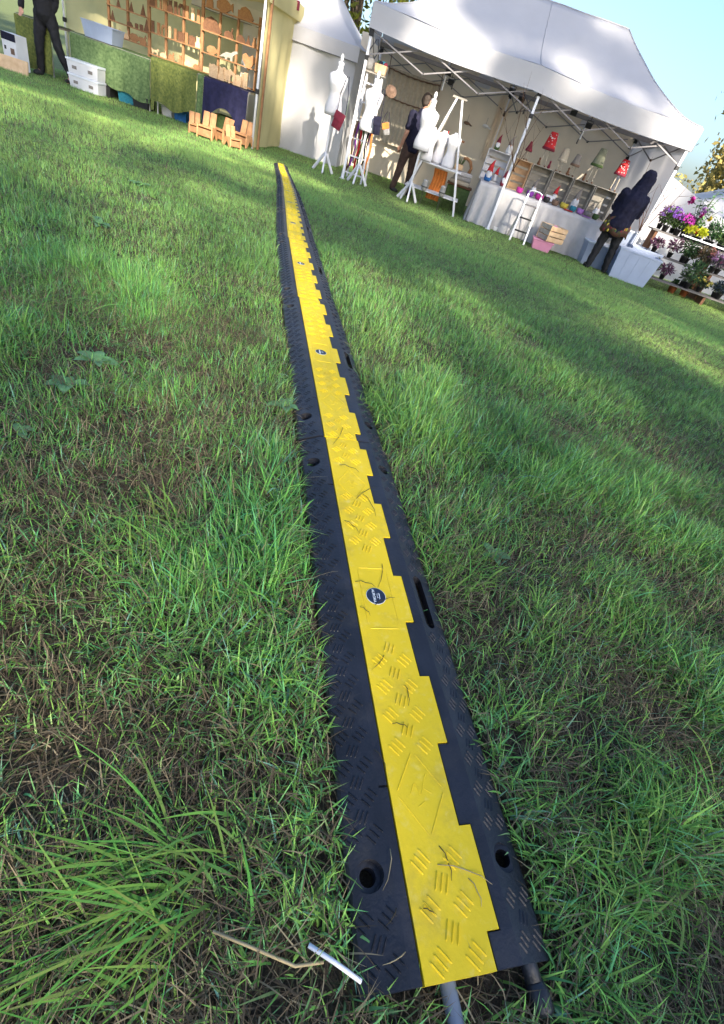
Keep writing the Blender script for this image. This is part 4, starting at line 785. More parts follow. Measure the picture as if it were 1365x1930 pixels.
s0_, _ = at(832, 320, .55); sheet_o = sheet(lambda u, v: SP(s0_+.26*(u-.5)+.02*math.sin(v*5), .56+.015*math.sin(u*30), lerp(.60, .10, v)), 24, 8, 'rust_cloth', 'orange', None); tag(sheet_o, 'rust orange cloth hanging behind the trestle shelf', 'cloth')
for k, (px, py, m_) in enumerate(((915, 238, 'white'), (880, 232, 'brownfelt'))):
    s, z = at(px, py, 2.5); rt = thing('wall_ornament', ('small white bird ornament on the tent wall', 'small brown bird ornament on the tent wall')[k], 'ornament', SP(s, 2.42, z)); b = MB(); b.sphere((0, 0, 0), .045, 10, (1.5, .6, .7)); b.tube([(.05, 0, 0), (.10, 0, -.02), (.13, 0, -.02)], [.02, .014, .004], 6); b.build('bird', m_, rt, True); b = MB(); b.tube([(0, 0, .02), (0, 0, .14)], .003, 5); b.build('thread', 'wire', rt)  # the white piece is added in place of a small lit candle lamp
# ---------------------------------------------------------------- people
FOLD = bpy.data.textures.new('folds', 'CLOUDS'); FOLD.noise_scale = .09; FOLD.noise_depth = 2
def blob(name, m_, parent, chains, spheres=(), vox=.012):
    b = MB()
    for pts, rad in chains:
        P, Q = [Vector(p) for p in pts], list(rad); pp, rr = [], []
        for i in range(len(P)-1):
            for k in range(4): t = k/4; pp.append(P[i].lerp(P[i+1], t)); rr.append(lerp(Q[i], Q[i+1], t))
        b.tube(pp+[P[-1]], rr+[Q[-1]], 12); b.sphere(P[0], Q[0], 12); b.sphere(P[-1], Q[-1], 12)
    for c, r, sc in spheres: b.sphere(c, r, 14, sc)
    o = b.build(name, m_, parent, True); r = o.modifiers.new('r', 'REMESH'); r.mode = 'VOXEL'; r.voxel_size = vox; r.use_smooth_shade = True
    s = o.modifiers.new('s', 'SMOOTH'); s.factor = .5; s.iterations = 4
    if m_ != 'skin':
        d = o.modifiers.new('d', 'DISPLACE'); d.texture = FOLD; d.strength = .035; d.mid_level = .5; d.texture_coords = 'LOCAL'
    return o
def hand(w, d, sd):   # chains for a relaxed hand: palm, four fingers and a thumb; w wrist, d pointing along the hand
    w, d = Vector(w), Vector(d).normalized(); x = d.cross(Vector((0, 1, 0))).normalized()*sd; n = x.cross(d).normalized(); ch = [((w, w+d*.075), (.026, .030))]
    for k, l in enumerate((.062, .072, .068, .052)):
        p = w+d*.085+x*(-.026+.017*k); ch.append(((p, p+d*l*.55+n*.006, p+d*l*.9+n*.026), (.009, .0085, .007)))
    p = w+d*.03-x*.024; ch.append(((p, p-x*.022+d*.03, p-x*.026+d*.058+n*.01), (.011, .0095, .008))); return ch
def person(label, loc, rz, J, top, trou, shoe='black', hood=False, sleeve=1.0, hairm='hair', topm='navy', trm='trouser', bulk=1.):
    rt = thing('person', label, 'person', loc, rz); hd = Vector(J['head']); nk = Vector(J['neck']); ch = Vector(J['chest']); pv = Vector(J['pelvis'])
    body = [((pv, (pv+ch)/2, ch, nk), (.125, .115, .125, .055)), ((nk, hd-Vector((0, 0, .06))), (.052, .055))]; cl = [((pv+Vector((0, 0, -.02)), (pv+ch)/2, ch+Vector((0, 0, .03)), nk-Vector((0, 0, .02))), (.155*bulk, .15*bulk, .155*bulk, .105*bulk))]
    for sd in 'LR':
        sh, el, wr = Vector(J['sh'+sd]), Vector(J['el'+sd]), Vector(J['wr'+sd]); hp_, kn, an = Vector(J['hip'+sd]), Vector(J['kn'+sd]), Vector(J['an'+sd]); toe = Vector(J['toe'+sd])
        body += [((ch+(sh-ch)*.3, sh), (.08, .06)), ((sh, el, wr), (.05, .042, .028)), ((hp_, kn, an), (.082, .056, .038)), ((an, toe), (.036, .028))]+hand(wr, wr-el, 1 if sd == 'R' else -1)
        e2 = el.lerp(wr, .94) if sleeve >= 1 else sh.lerp(el, sleeve)
        cl += [((ch+(sh-ch)*.3, sh), (.11, .078))]+([((sh, el, e2), (.07, .062, .045))] if sleeve >= 1 else [((sh, e2), (.07, .066))])
    blob('body', 'skin', rt, body, [(hd, .1, (.82, .95, 1.18)), (hd+Vector(J['face'])*.095+Vector((0, 0, -.01)), .016, (1, 1, 1.4))])
    blob('jacket' if sleeve >= 1 else 'shirt', topm, rt, cl)
    tr_ = [((pv+Vector((0, 0, .02)), pv-Vector((0, 0, .05))), (.142, .135))]
    for sd in 'LR':
        hp_, kn, an = Vector(J['hip'+sd]), Vector(J['kn'+sd]), Vector(J['an'+sd]); tr_.append(((hp_, kn, an+Vector((0, 0, .01))), (.102, .074, .058)))
    blob('trousers', trm, rt, tr_)
    for sd in 'LR':
        an, toe = Vector(J['an'+sd]), Vector(J['toe'+sd]); blob('shoe', shoe, rt, [((an-Vector((0, 0, .02)), Vector((an.x, an.y, .045)), Vector((toe.x, toe.y, .034))), (.05, .046, .036))])
    if hood: blob('hood', topm, rt, [((nk-Vector((0, 0, .03)), hd), (.135, .118))], [(hd+Vector((0, 0, .015)), .128, (.95, 1.0, 1.12))])
    else:
        f = Vector(J['face']); blob('hair', hairm, rt, [], [(hd-f*.018+Vector((0, 0, .025)), .106, (.86, .97, 1.08))])
        for e in (-1, 1):
            sd_ = Vector((-f.y, f.x, 0))*e; b = MB(); b.sphere(hd+f*.088+sd_*.034+Vector((0, 0, .005)), .010, 8); b.build('eye', 'black', rt, True)
            b = MB(); b.sphere(hd+sd_*.084, .022, 8, (.5, 1, 1.3)); b.build('ear', 'skin', rt, True)
        b = MB(); b.sphere(hd+f*.088-Vector((0, 0, .052)), .02, 8, (1, .5, .3)); b.build('mouth', 'darkred', rt, True)
    return rt
# person in navy hoodie, seen from behind, leaning towards the right pole
pr = person('person in navy hooded top, flowered hem and black trousers by the right pole', SP(4.98, -.48), UA, dict(
    head=(.115, .10, 1.43), neck=(.07, .07, 1.27), chest=(.045, .03, 1.06), pelvis=(-.02, 0, .76), face=(.5, .86, 0),
    shL=(-.15, .02, 1.19), elL=(-.17, .14, .96), wrL=(-.02, .34, .98), shR=(.23, .04, 1.17), elR=(.27, .18, .95), wrR=(.26, .40, 1.02),
    hipL=(-.105, 0, .72), knL=(-.13, .02, .40), anL=(-.155, .0, .07), toeL=(-.17, .12, .03), hipR=(.085, 0, .72), knR=(.12, .02, .40), anR=(.165, .02, .07), toeR=(.20, .14, .03)), 'hoodie', 'black', hood=True, bulk=1.32)
hem = MB(); hem.loft([[Vector((-.015+r*math.cos(t)*(1+.04*math.sin(t*9)), .0+r*.78*math.sin(t)*(1+.04*math.sin(t*9)), z+.02*math.sin(t*5))) for t in [2*math.pi*j/40 for j in range(40)]] for z, r in ((.84, .205), (.76, .22), (.68, .235), (.60, .245), (.605, .232), (.76, .20))], False); hem.build('flowered_hem', 'floral', pr, True)
for k in range(26):
    g = random.Random(k); t = g.uniform(math.pi*.9, math.pi*2.1); z = g.uniform(.62, .76); r = lerp(.243, .22, (z-.61)/.15)+.002
    b = MB(); b.sphere((-.015+r*math.cos(t), r*.78*math.sin(t), z), .018, 6, (1, .4, 1.5)); b.build('flower_patch', ('brownfelt', 'yellowfelt', 'greenfelt', 'greenfelt', 'darkred', 'orange')[k % 6], pr, True)
person('person in a black top and black trousers walking at the left edge', SP(-5.48, -.15), UA+.2, dict(
    head=(-.12, .02, 1.56), neck=(-.10, .02, 1.39), chest=(-.07, .02, 1.18), pelvis=(-.02, .02, .87), face=(-.75, -.66, 0),
    shL=(-.25, .0, 1.32), elL=(-.31, -.06, 1.06), wrL=(-.31, -.16, .85), shR=(.08, .05, 1.32), elR=(.14, .12, 1.05), wrR=(.08, .0, .86),
    hipL=(-.10, .02, .83), knL=(-.15, -.02, .45), anL=(-.19, .02, .07), toeL=(-.24, -.1, .03), hipR=(.06, .02, .83), knR=(.15, .0, .46), anR=(.30, .06, .09), toeR=(.28, -.07, .03)), 'top', 'black', topm='trouser')
person('man in a dark short-sleeved shirt and brown trousers behind the tall dress form', SP(1.10, .75), UA+.3, dict(
    head=(.03, .0, 1.46), neck=(.02, .01, 1.29), chest=(.0, .01, 1.10), pelvis=(-.03, .01, .80), face=(.9, .44, 0),
    shL=(.17, .06, 1.23), elL=(.22, .14, .98), wrL=(.25, .06, .80), shR=(-.17, -.02, 1.23), elR=(-.20, -.04, .97), wrR=(-.23, .02, .75),
    hipL=(.06, .02, .76), knL=(.08, .04, .42), anL=(.10, .03, .07), toeL=(.2, .06, .03), hipR=(-.10, .0, .76), knR=(-.15, .0, .42), anR=(-.2, .02, .07), toeR=(-.12, -.05, .03)), 'shirt', 'brown', sleeve=.75, topm='navy', trm='browntrouser')

# ---------------------------------------------------------------- wood-craft stall on the left
ls = thing('craft_tent', 'yellowish canvas stall tent with wooden toys at the left', 'tent', SP(-1.68, -.18))
sheet(lambda u, v: Vector((-4.6*u, 1.75+.02*math.sin(u*50)+wob(u*8, v*3, .06), lerp(.02, 2.2, v))), 70, 12, 'back_wall', 'canvas_yellow', ls)
sheet(lambda u, v: Vector((.02+.012*math.sin(u*20)+wob(u*5, v*3, .05), +.05+u*1.7, lerp(.02, 2.05, v))), 30, 12, 'side_wall', 'canvas_yellow', ls)
def lr(u, v):
    s, w = lerp(.08, -4.7, u), lerp(-.06, 1.85, v); a = np.clip(min((.08-s)/1.2, (s+4.7)/1.2, (w+.06)/.95, (1.85-w)/.95), 0, 1); return Vector((s, w, 2.16+1.0*(.5*a+.5*a**1.8)))
sheet(lr, 44, 30, 'roof', 'canvas_yellow', ls)
sheet(lambda u, v: Vector((.085, lerp(-.06, 1.85, u), 2.16-.22*v)), 20, 2, 'side_valance', 'canvas_yellow', ls)
sheet(lambda u, v: Vector((lerp(.08, -4.7, u), -.065, 2.165-.13*v)), 40, 2, 'front_valance', 'canvas_yellow', ls)
for x, y in ((0, 0), (-4.6, 0), (0, 2.5), (-4.6, 2.5), (-2.6, 0)) if False else ((0, 0), (0, 1.7), (-4.6, 1.7)):
    b = MB(); b.tube([(x, y, 0), (x, y, 2.16)], .021, 12); b.build('pole', 'polewhite', ls, True)
    b = MB(); b.box((x, y, .82), (.055, .055, .07)); b.build('clamp', 'black', ls, False, .005)
b = MB(); b.box((.075, .10, 1.0), (.035, .05, 2.0)); b.build('wooden_prop', 'wood', ls, False, .003)
b = MB(); b.box((.09, 1.4, 2.12), (.05, .06, .12)); b.build('corner_bracket', 'darkred', ls)
# tables and cloths
def table(label, s0, s1, w0, w1, h, m_='greywood'):
    rt = thing('folding_table', label, 'table', SP((s0+s1)/2, (w0+w1)/2)); W, D = s1-s0, w1-w0; b = MB(); b.box((0, 0, h-.015), (W, D, .03)); b.build('table_top', m_, rt)
    for sx in (-1, 1):
        for sy in (-1, 1): b = MB(); b.tube([(sx*(W/2-.07), sy*(D/2-.06), 0), (sx*(W/2-.07), sy*(D/2-.06), h-.03)], .016, 8); b.build('leg', 'alu', rt)
table('folding table under the crushed green velvet, left of the wood stall', -5.15, -3.68, -.02, .62, .74); table('folding table under the hanging olive velvet in the wood stall', -3.66, -2.76, -.02, .62, .78); table('folding table under the navy cloth beside the stall pole', -2.72, -1.86, -.02, .62, .77)
def drape(label, s0, s1, w0, h, bot, m_, fr=17., amp=.02):
    def f(u, v):
        s = lerp(s0, s1, u)
        if v < .25: return SP(s, lerp(.60, w0, v/.25), h+.004)
        t = (v-.25)/.75; return SP(s, w0-.012-.03*t-amp*t*(math.sin(s*fr+1.5*math.sin(s*4))+.5*math.sin(s*fr*2.3)), lerp(h, bot(u), t))
    tag(sheet(f, 90, 22, 'table_cover', m_, None), label, 'cloth')
drape('crushed green velvet cloth over the left table', -5.15, -3.69, -.03, .744, lambda u: lerp(.26, .10, u) + .02*math.sin(u*20), 'velvet')
drape('olive green velvet cloth hanging low in front of the wood stall', -3.66, -2.82, -.05, .786, lambda u: .16+.04*math.sin(u*9)-.12*(u < .08)-.06*(u > .92), 'velvet_olive')
drape('narrow pale green cloth strip between the olive and navy cloths', -2.81, -2.70, -.03, .786, lambda u: .12, 'velvet', 40, .01)
drape('dark navy cloth over the table by the stall pole', -2.69, -1.88, -.05, .774, lambda u: .12+.30*math.sin(math.pi*min(1, max(0, (u-.12)/.72)))**.6, 'navycloth')
# things on and under the tables
def lidbox(label, name, s0, s1, w, z, d, h, m_, lidm, cat, grp=None):
    rt = thing(name, label, cat, SP((s0+s1)/2, w+d/2, z), None, grp); W = s1-s0; b = MB(); b.loft([[Vector((x*a/2, y*d*a/W/2, zz)) for x, y in ((-1, -1), (1, -1), (1, 1), (-1, 1))] for zz, a in ((0, W*.92), (h-.03, W*.98))]); b.build('tub', m_, rt, False, .008)
    b = MB(); b.box((0, 0, h-.015), (W+.01, d+.01, .03)); b.build('lid', lidm, rt, False, .006)
    for x in (-.25, .25): b = MB(); b.box((x*W, -d*.485-.002, h*.45), (W*.14, .006, h*.22)); b.build('label_window', 'greyfelt', rt)
lidbox('white storage box at the bottom of the stack by the walking person', 'storage_box', -5.08, -4.52, -.30, 0, .38, .195, 'white', 'binlid', 'box', 'stacked white boxes'); lidbox('white storage box on top of the stack by the walking person', 'storage_box', -5.09, -4.51, -.30, .196, .38, .205, 'white', 'binlid', 'box', 'stacked white boxes')
bin_('large white plastic bin standing on the green velvet table', SP(-4.62, .12, .75), .60, .36, .22, -.05)
for k, (px, py, w, dx, dy, dz, m_, nm, lab) in enumerate(((200, 168, .1, .34, .3, .22, 'black', 'black_crate', 'black crate under the left velvet table'), (245, 182, .15, .30, .3, .16, 'teal', 'folded_sheet', 'folded teal plastic sheet under the left velvet table'), (272, 188, .1, .3, .3, .18, 'black', 'black_crate', 'second black crate under the left velvet table'), (345, 222, .2, .24, .25, .16, 'bluefelt', 'blue_box', 'blue box under the olive velvet'), (425, 222, .3, .3, .25, .3, 'greenfelt', 'green_box', 'green box behind the navy cloth'), (320, 205, .25, .2, .25, .15, 'white', 'white_box', 'white box under the olive velvet table'))):
    s, _ = at(px, py, w); rt = thing(nm, lab, 'box', SP(s, w)); b = MB(); b.loft([[Vector((x*dx*a/2, y*dy*a/2, z)) for x, y in ((-1, -1), (1, -1), (1, 1), (-1, 1))] for z, a in ((0, .9), (dz*.9, 1), (dz, 1.04), (dz, .95), (.02, .85))]); b.build('body', m_, rt, False, .006)
s, z = at(25, 75, -.6); pb = thing('printed_box', 'printed cardboard box with a round emblem at the far left', 'box', SP(*gsw(42, 135)), UA-.2); b = MB(); b.box((-.08, 0, .24), (.30, .22, .46)); b.build('carton', 'white', pb, False, .004)
for nm, c, d, m_ in (('printed_band', (-.08, -.112, .42), (.30, .004, .10), 'navy'), ('printed_grass', (-.08, -.112, .08), (.30, .004, .14), 'velvet'), ('printed_emblem', (-.02, -.113, .24), (.08, .004, .08), 'brownfelt'), ('printed_mark', (-.17, -.113, .27), (.04, .004, .05), 'black')): b = MB(); b.box(c, d); b.build(nm, m_, pb)
b = MB(); b.box((0, 0, .10), (.75, .03, .20)); o = b.build('wooden_board', 'palewood', None, False, .004); o.location = SP(gsw(20, 135)[0]-.1, gsw(20, 135)[1]); o.rotation_euler = (R(-12), 0, UA+.15); tag(o, 'tan wooden board lying at the far left edge', 'board')
drape('mottled green cloth at the far left edge of the stall', -6.1, -5.45, -.1, .74, lambda u: .05, 'velvet_olive'); table('folding table at the far left under the mottled green cloth', -6.1, -5.47, -.08, .6, .735)
# shelving
sh = thing('toy_shelves', 'open brown wooden shelving filled with flat wooden toys', 'shelving', SP(0, .72))
PX = [-4.86, -4.50, -4.10, -3.78, -3.45, -3.10, -2.78, -2.45, -2.06]
for k, x in enumerate(PX):
    b = MB(); b.box((x, 0, .74+.52), (.05 if k in (2, 5) else .036, .05, 1.04 if k > 1 else .75)); b.build('post', 'wood', sh, False, .003)
LEV = [(-4.86, -4.12, 1.27), (-4.86, -4.12, 1.07), (-4.86, -4.12, .88), (-4.08, -3.12, 1.44), (-4.08, -3.12, 1.10), (-4.08, -3.12, .80), (-3.08, -2.04, 1.685), (-3.08, -2.04, 1.375), (-3.08, -2.04, 1.08), (-3.08, -2.04, .80)]
for a_, b_, z in LEV:
    b = MB(); b.box(((a_+b_)/2, -.005, z-.009), (b_-a_, .13, .018)); b.build('shelf', 'wood', sh, False, .002)
SIL = {'hedgehog': [(-.5, 0), (.5, 0), (.62, .10), (.45, .32), (.25, .55), (-.05, .66), (-.35, .55), (-.52, .28)], 'tree': [(-.32, 0), (.32, 0), (.2, .35), (.12, .6), (0, 1.0), (-.12, .6), (-.22, .35)], 'squirrel': [(-.4, 0), (.3, 0), (.35, .25), (.2, .45), (.32, .62), (.22, .85), (.12, .65), (-.02, .5), (-.2, .62), (-.42, .45), (-.48, .2)],
       'rabbit': [(-.4, 0), (.4, 0), (.42, .2), (.3, .38), (.36, .7), (.26, .75), (.18, .42), (-.1, .5), (-.38, .38), (-.5, .18)], 'dinosaur': [(-.7, .05), (-.3, .12), (-.25, 0), (-.12, 0), (-.08, .14), (.12, .14), (.15, 0), (.28, 0), (.3, .25), (.48, .42), (.66, .5), (.6, .62), (.4, .58), (.15, .42), (-.15, .42), (-.45, .25)],
       'owl': [(-.3, 0), (.3, 0), (.36, .4), (.32, .75), (.22, .7), (0, .78), (-.22, .7), (-.32, .75), (-.36, .4)], 'heart': [(0, 0), (.45, .5), (.46, .75), (.25, .88), (0, .72), (-.25, .88), (-.46, .75), (-.45, .5)], 'cat': [(-.25, 0), (.28, 0), (.26, .3), (.16, .5), (.22, .85), (.1, .78), (-.04, .78), (-.14, .86), (-.12, .5), (-.24, .3)], 'block': [(-.14, 0), (.14, 0), (.14, .85), (-.14, .85)], 'fish': [(-.5, .1), (-.2, 0), (.2, 0), (.5, .2), (.65, .1), (.62, .55), (.48, .42), (.2, .6), (-.2, .6), (-.5, .4)], 'arch': [(-.3, 0), (-.14, 0), (-.14, .5), (0, .62), (.14, .5), (.14, 0), (.3, 0), (.3, .6), (.15, .82), (-.15, .82), (-.3, .6)], 'dog': [(-.4, 0), (-.28, 0), (-.26, .22), (.2, .22), (.22, 0), (.34, 0), (.36, .4), (.52, .42), (.5, .58), (.36, .66), (.26, .5), (-.34, .46), (-.5, .62), (-.46, .4)]}
SM = {}
def toy(kind, x, z, sc, m_, where):
    k = (kind, m_)
    if k not in SM: b = MB(); b.prism(SIL[kind], .12); SM[k] = b.mesh(kind); SM[k].materials.append(M[m_])
    o = bpy.data.objects.new('wooden_'+kind, SM[k]); COL.objects.link(o); o.location = SP(x, .70, z+.0005); o.rotation_euler.z = UA; o.scale = (sc, sc, sc); tag(o, where, 'wooden toy', 'flat wooden toys on the shelves')
T_ = [('tree', -4.62, 1.27, .12, 'darkwood', 'left'), ('tree', -4.40, 1.27, .13, 'darkwood', 'second from left'), ('tree', -4.18, 1.27, .14, 'darkwood', 'third from left')]
for i, (x, sc) in enumerate(((-4.66, .12), (-4.42, .13), (-4.20, .15))): toy('tree', x, 1.27, sc, 'darkwood', ('pointed', 'taller pointed', 'tallest pointed')[i]+' wooden tree on the upper left shelf')
for i, (kd, x, sc) in enumerate((('tree', -4.78, .13), ('hedgehog', -4.46, .10), ('owl', -4.33, .09), ('owl', -4.24, .10), ('tree', -4.14, .17))): toy(kd, x, 1.07, sc, 'darkwood', ('wooden tree at the left end of the second left shelf', 'small wooden hedgehog on the second left shelf', 'first small wooden owl on the second left shelf', 'second small wooden owl on the second left shelf', 'large wooden tree at the right of the second left shelf')[i])
for i, (kd, x, sc, m_) in enumerate((('dog', -4.72, .16, 'palewood'), ('rabbit', -4.55, .16, 'palewood'), ('fish', -4.38, .18, 'wood'), ('squirrel', -4.2, .16, 'wood'))): toy(kd, x, .88, sc, m_, ('pale wooden dog', 'pale wooden rabbit', 'brown wooden fish', 'brown wooden squirrel')[i]+' on the lowest left shelf')
ROW1 = [('cat', 'darkwood'), ('arch', 'wood'), ('block', 'wood'), ('cat', 'darkwood'), ('block', 'darkwood'), ('arch', 'darkwood'), ('block', 'wood'), ('block', 'palewood'), ('block', 'wood')]
ORD = ['first', 'second', 'third', 'fourth', 'fifth', 'sixth', 'seventh', 'eighth', 'ninth']
for i, (kd, m_) in enumerate(ROW1): toy(kd, -4.02+.106*i, 1.44, .19, m_, ORD[i]+' wooden cut-out from the left on the top middle shelf')
for i, (kd, m_) in enumerate([('block', 'darkwood'), ('block', 'wood'), ('arch', 'wood'), ('block', 'palewood'), ('block', 'wood'), ('owl', 'darkwood'), ('block', 'wood'), ('owl', 'darkwood'), ('cat', 'palewood')]): toy(kd, -4.02+.106*i, 1.10, .18, m_, ORD[i]+' wooden cut-out from the left on the second middle shelf')
for i, (kd, m_) in enumerate([('dog', 'palewood'), ('rabbit', 'palewood'), ('squirrel', 'wood'), ('cat', 'wood'), ('hedgehog', 'palewood'), ('rabbit', 'wood')]): toy(kd, -3.98+.16*i, .80, .14, m_, ORD[i]+' wooden animal from the left on the lowest middle shelf')
for kd, x, z, sc, m_, lab in (('cat', -2.98, 1.685, .24, 'wood', 'wooden cat on the top right shelf'), ('fish', -2.72, 1.685, .26, 'wood', 'big wooden fish on the top right shelf'), ('hedgehog', -2.32, 1.685, .24, 'wood', 'wooden hedgehog on the top right shelf by the pole'),
        ('hedgehog', -2.92, 1.375, .30, 'darkwood', 'largest wooden hedgehog on the second right shelf'), ('rabbit', -2.60, 1.375, .19, 'darkwood', 'wooden rabbit on the second right shelf'), ('hedgehog', -2.38, 1.375, .15, 'darkwood', 'small wooden hedgehog on the second right shelf'), ('tree', -2.24, 1.375, .13, 'darkwood', 'small wooden tree on the second right shelf'), ('cat', -2.13, 1.375, .15, 'wood', 'small wooden cat by the pole on the second right shelf'),
        ('fish', -2.90, 1.08, .19, 'wood', 'wooden fish on the third right shelf'), ('dinosaur', -2.58, 1.08, .25, 'greywood', 'grey wooden dinosaur on the third right shelf'), ('heart', -2.20, 1.03, .26, 'wood', 'brown wooden heart hanging by the stall pole')): toy(kd, x, z, sc, m_, lab)
for i, (px, kd, m_, sc) in enumerate(((405, 'owl', 'palewood', .24), (418, 'cat', 'palewood', .22), (428, 'heart', 'palewood', .22), (440, 'arch', 'palewood', .2), (450, 'owl', 'palewood', .2), (458, 'cat', 'palewood', .24), (466, 'block', 'palewood', .26))):
    s, _ = at(px, 150, .25); b = MB(); b.prism(SIL[kd], .10); o = b.build('wooden_carving', m_); o.location = SP(s, .18+.03*(i % 3), .785); o.rotation_euler.z = UA; o.scale = (sc, sc, sc); tag(o, ('tall pale wooden carving', 'slim pale wooden carving', 'heart-shaped pale wooden carving', 'arched pale wooden carving', 'owl-shaped pale wooden carving', 'pale wooden cat carving', 'upright pale wooden block')[i]+' on the navy table', 'carving', 'pale carvings on the navy table')
# small plank chairs in front of the navy cloth
def chair(label, px, py, rz, sc):
    s, w = gsw(px, py); rt = thing('plank_chair', label, 'chair', SP(s, w+.1), UA+rz, 'small plank chairs on the grass'); rt.scale = (sc, sc, sc)
    for sx in (-1, 1):
        b = MB(); b.box((sx*.058, .085, .26), (.105, .022, .22), Matrix.Rotation(-.3, 3, 'X')); b.build('back_plank', 'chairwood', rt, False, .01)
        b = MB(); b.prism([(-.17, .0), (-.12, .0), (-.02, .11), (.10, .0), (.15, .0), (.05, .17), (-.15, .20), (-.17, .17)], .02, Matrix.Rotation(R(90), 3, 'Z')); o = b.build('side_frame', 'chairwood', rt, False, .004, (sx*.122, 0, 0))
    for k in range(3): b = MB(); b.box((0, -.13+.07*k, .175-.02*k), (.225, .062, .02), Matrix.Rotation(.22, 3, 'X')); b.build('seat_plank', 'wood' if k == 1 else 'chairwood', rt, False, .004)
    b = MB(); b.box((0, -.165, .09), (.225, .016, .10)); b.build('front_plank', 'wood', rt, False, .004)
for i, (px, py, rz, sc) in enumerate(((362, 252, .5, .80), (386, 262, .1, 1.0), (418, 268, -.4, .95), (432, 278, .9, .8), (455, 276, -.1, 1.02))): chair(('small plank chair at the left of the row by the olive cloth', 'small plank chair second from the left, back turned', 'small orange-lit plank chair in the middle of the row', 'low plank chair lying askew at the front of the row', 'small plank chair nearest the stall pole')[i], px, py, rz, sc)

# ---------------------------------------------------------------- flower stall on the right
fs = thing('plant_staging', 'tiered wooden staging covered with potted plants', 'staging', SP(7.15, .15))
for k, (w, z, dp) in enumerate(((.42, .84, .34), (.05, .50, .32), (-.28, .17, .30))):
    for q in range(2): b = MB(); b.box((0, w-dp/4+q*dp/2, z-.012), (2.6, dp/2-.01, .022)); b.build('plank', 'oldwood', fs, False, .002)
    for x in (-1.2, 0, 1.2): b = MB(); b.box((x, w, (z-.024)/2), (.05, dp*.8, z-.026)); b.build('upright', 'darkwood', fs)
def potplant(label, s, w, z, rad, hgt, c1, c2, pot=.05, flower=None, fcol=None, n=260, seed=1, size=.02, potm='black', up=.5, name='potted_plant'):
    g = np.random.default_rng(seed); rt = thing(name, label, 'plant', SP(s, w, z)); b = MB(); b.lathe([(pot*.75, 0), (pot, pot*1.5), (pot*1.08, pot*1.5), (pot*1.08, pot*1.7), (pot*.9, pot*1.7), (pot*.85, pot*1.4), (.003, pot*1.35)], n=14); b.build('pot', potm, rt, True)
    p = g.normal(size=(n, 3)); p /= np.linalg.norm(p, axis=1)[:, None]; p *= (g.random((n, 1))**.5); P = p*np.array([rad, rad, hgt/2])+np.array([0, 0, pot*1.6+hgt*.5]); f = g.random((n, 1))
    link('foliage', leaves(P, size, (np.array(c1)*(1-f)+np.array(c2)*f)*(.6+.7*g.random((n, 1))), seed), 'foliage', rt)
    b = MB()
    for k in range(6): a = P[k*7 % n]; b.tube([(0, 0, pot*1.3), (a[0]*.5, a[1]*.5, a[2]*.6), tuple(a)], .004, 4)
    b.build('stem', 'greenfelt', rt)
    if flower:
        q = g.normal(size=(flower, 3)); q[:, 2] = np.abs(q[:, 2]); q[:, 1] = -np.abs(q[:, 1]); q /= np.linalg.norm(q, axis=1)[:, None]; Q = q*np.array([rad, rad, hgt*.55])+np.array([0, 0, pot*1.6+hgt*.48]); ff = g.random((flower, 1))
        Q = np.repeat(Q, 10, 0)+g.normal(0, size*.5, (flower*10, 3)); link('flowers', leaves(Q, size*.7, np.array(fcol)*(.6+.8*np.repeat(ff, 10, 0)), seed+5), 'foliage', rt)['kind'] = 'stuff'
D1, D2 = (.03, .06, .02), (.10, .16, .05); SV_ = (.20, .26, .24), (.34, .40, .38)
PL = [(1248, 440, .42, .84, .13, .20, D1, D2, 40, (.24, .10, .46), 'violet aster at the left end of the top tier'), (1268, 450, .40, .84, .12, .18, D1, D2, 40, (.36, .04, .30), 'magenta aster on the top tier'), (1285, 446, .50, .84, .12, .18, *SV_, 0, None, 'silver-leaved plant behind the asters'), (1283, 462, .28, .84, .08, .10, (.35, .42, .02), (.5, .5, .05), 0, None, 'yellow-green low plant on the front of the top tier'), (1302, 470, .28, .84, .08, .10, (.35, .42, .02), (.5, .5, .05), 0, None, 'second yellow-green low plant on the front of the top tier'),
      (1330, 470, .42, .84, .13, .26, (.03, .08, .03), (.06, .14, .05), 0, None, 'dark green feathery plant on the top tier'), (1340, 488, .32, .84, .12, .14, D1, D2, 0, None, 'green leafy plant at the front of the top tier'), (1362, 495, .36, .84, .10, .13, (.10, .02, .05), (.25, .03, .10), 20, (.5, .05, .2), 'dark pink heather at the right of the top tier'),
      (1275, 508, .06, .50, .12, .20, (.03, .07, .03), (.07, .13, .05), 0, None, 'dark green plant at the left of the middle tier'), (1303, 515, .05, .50, .12, .18, (.10, .08, .05), (.18, .14, .08), 12, (.3, .12, .1), 'brownish plant on the middle tier'), (1330, 525, .02, .50, .13, .16, (.12, .09, .13), (.22, .18, .22), 30, (.3, .16, .3), 'grey-purple heather on the middle tier'), (1360, 540, .02, .50, .13, .16, (.12, .05, .10), (.24, .09, .18), 40, (.36, .10, .26), 'pink heather at the right of the middle tier'),
      (1290, 545, -.30, .17, .15, .26, (.05, .11, .04), (.12, .20, .08), 0, None, 'leafy green plant on the lowest tier'), (1345, 570, -.28, .17, .12, .14, (.02, .03, .05), (.05, .08, .10), 0, None, 'dark plant at the right of the lowest tier')]
for i, (px, py, w, z, rad, hg, c1, c2, fl_, fc, lab) in enumerate(PL):
    s, _ = at(px, py, w+.15); potplant(lab, s, w+.15, z, rad*1.55, hg*1.5, c1, c2, .06, fl_, fc, 420, 200+i, .026)
EX = [(.60, .845, .10, .2, 'top tier'), (.12, .505, .10, .16, 'middle tier'), (-.2, .175, .10, .15, 'lowest tier')]
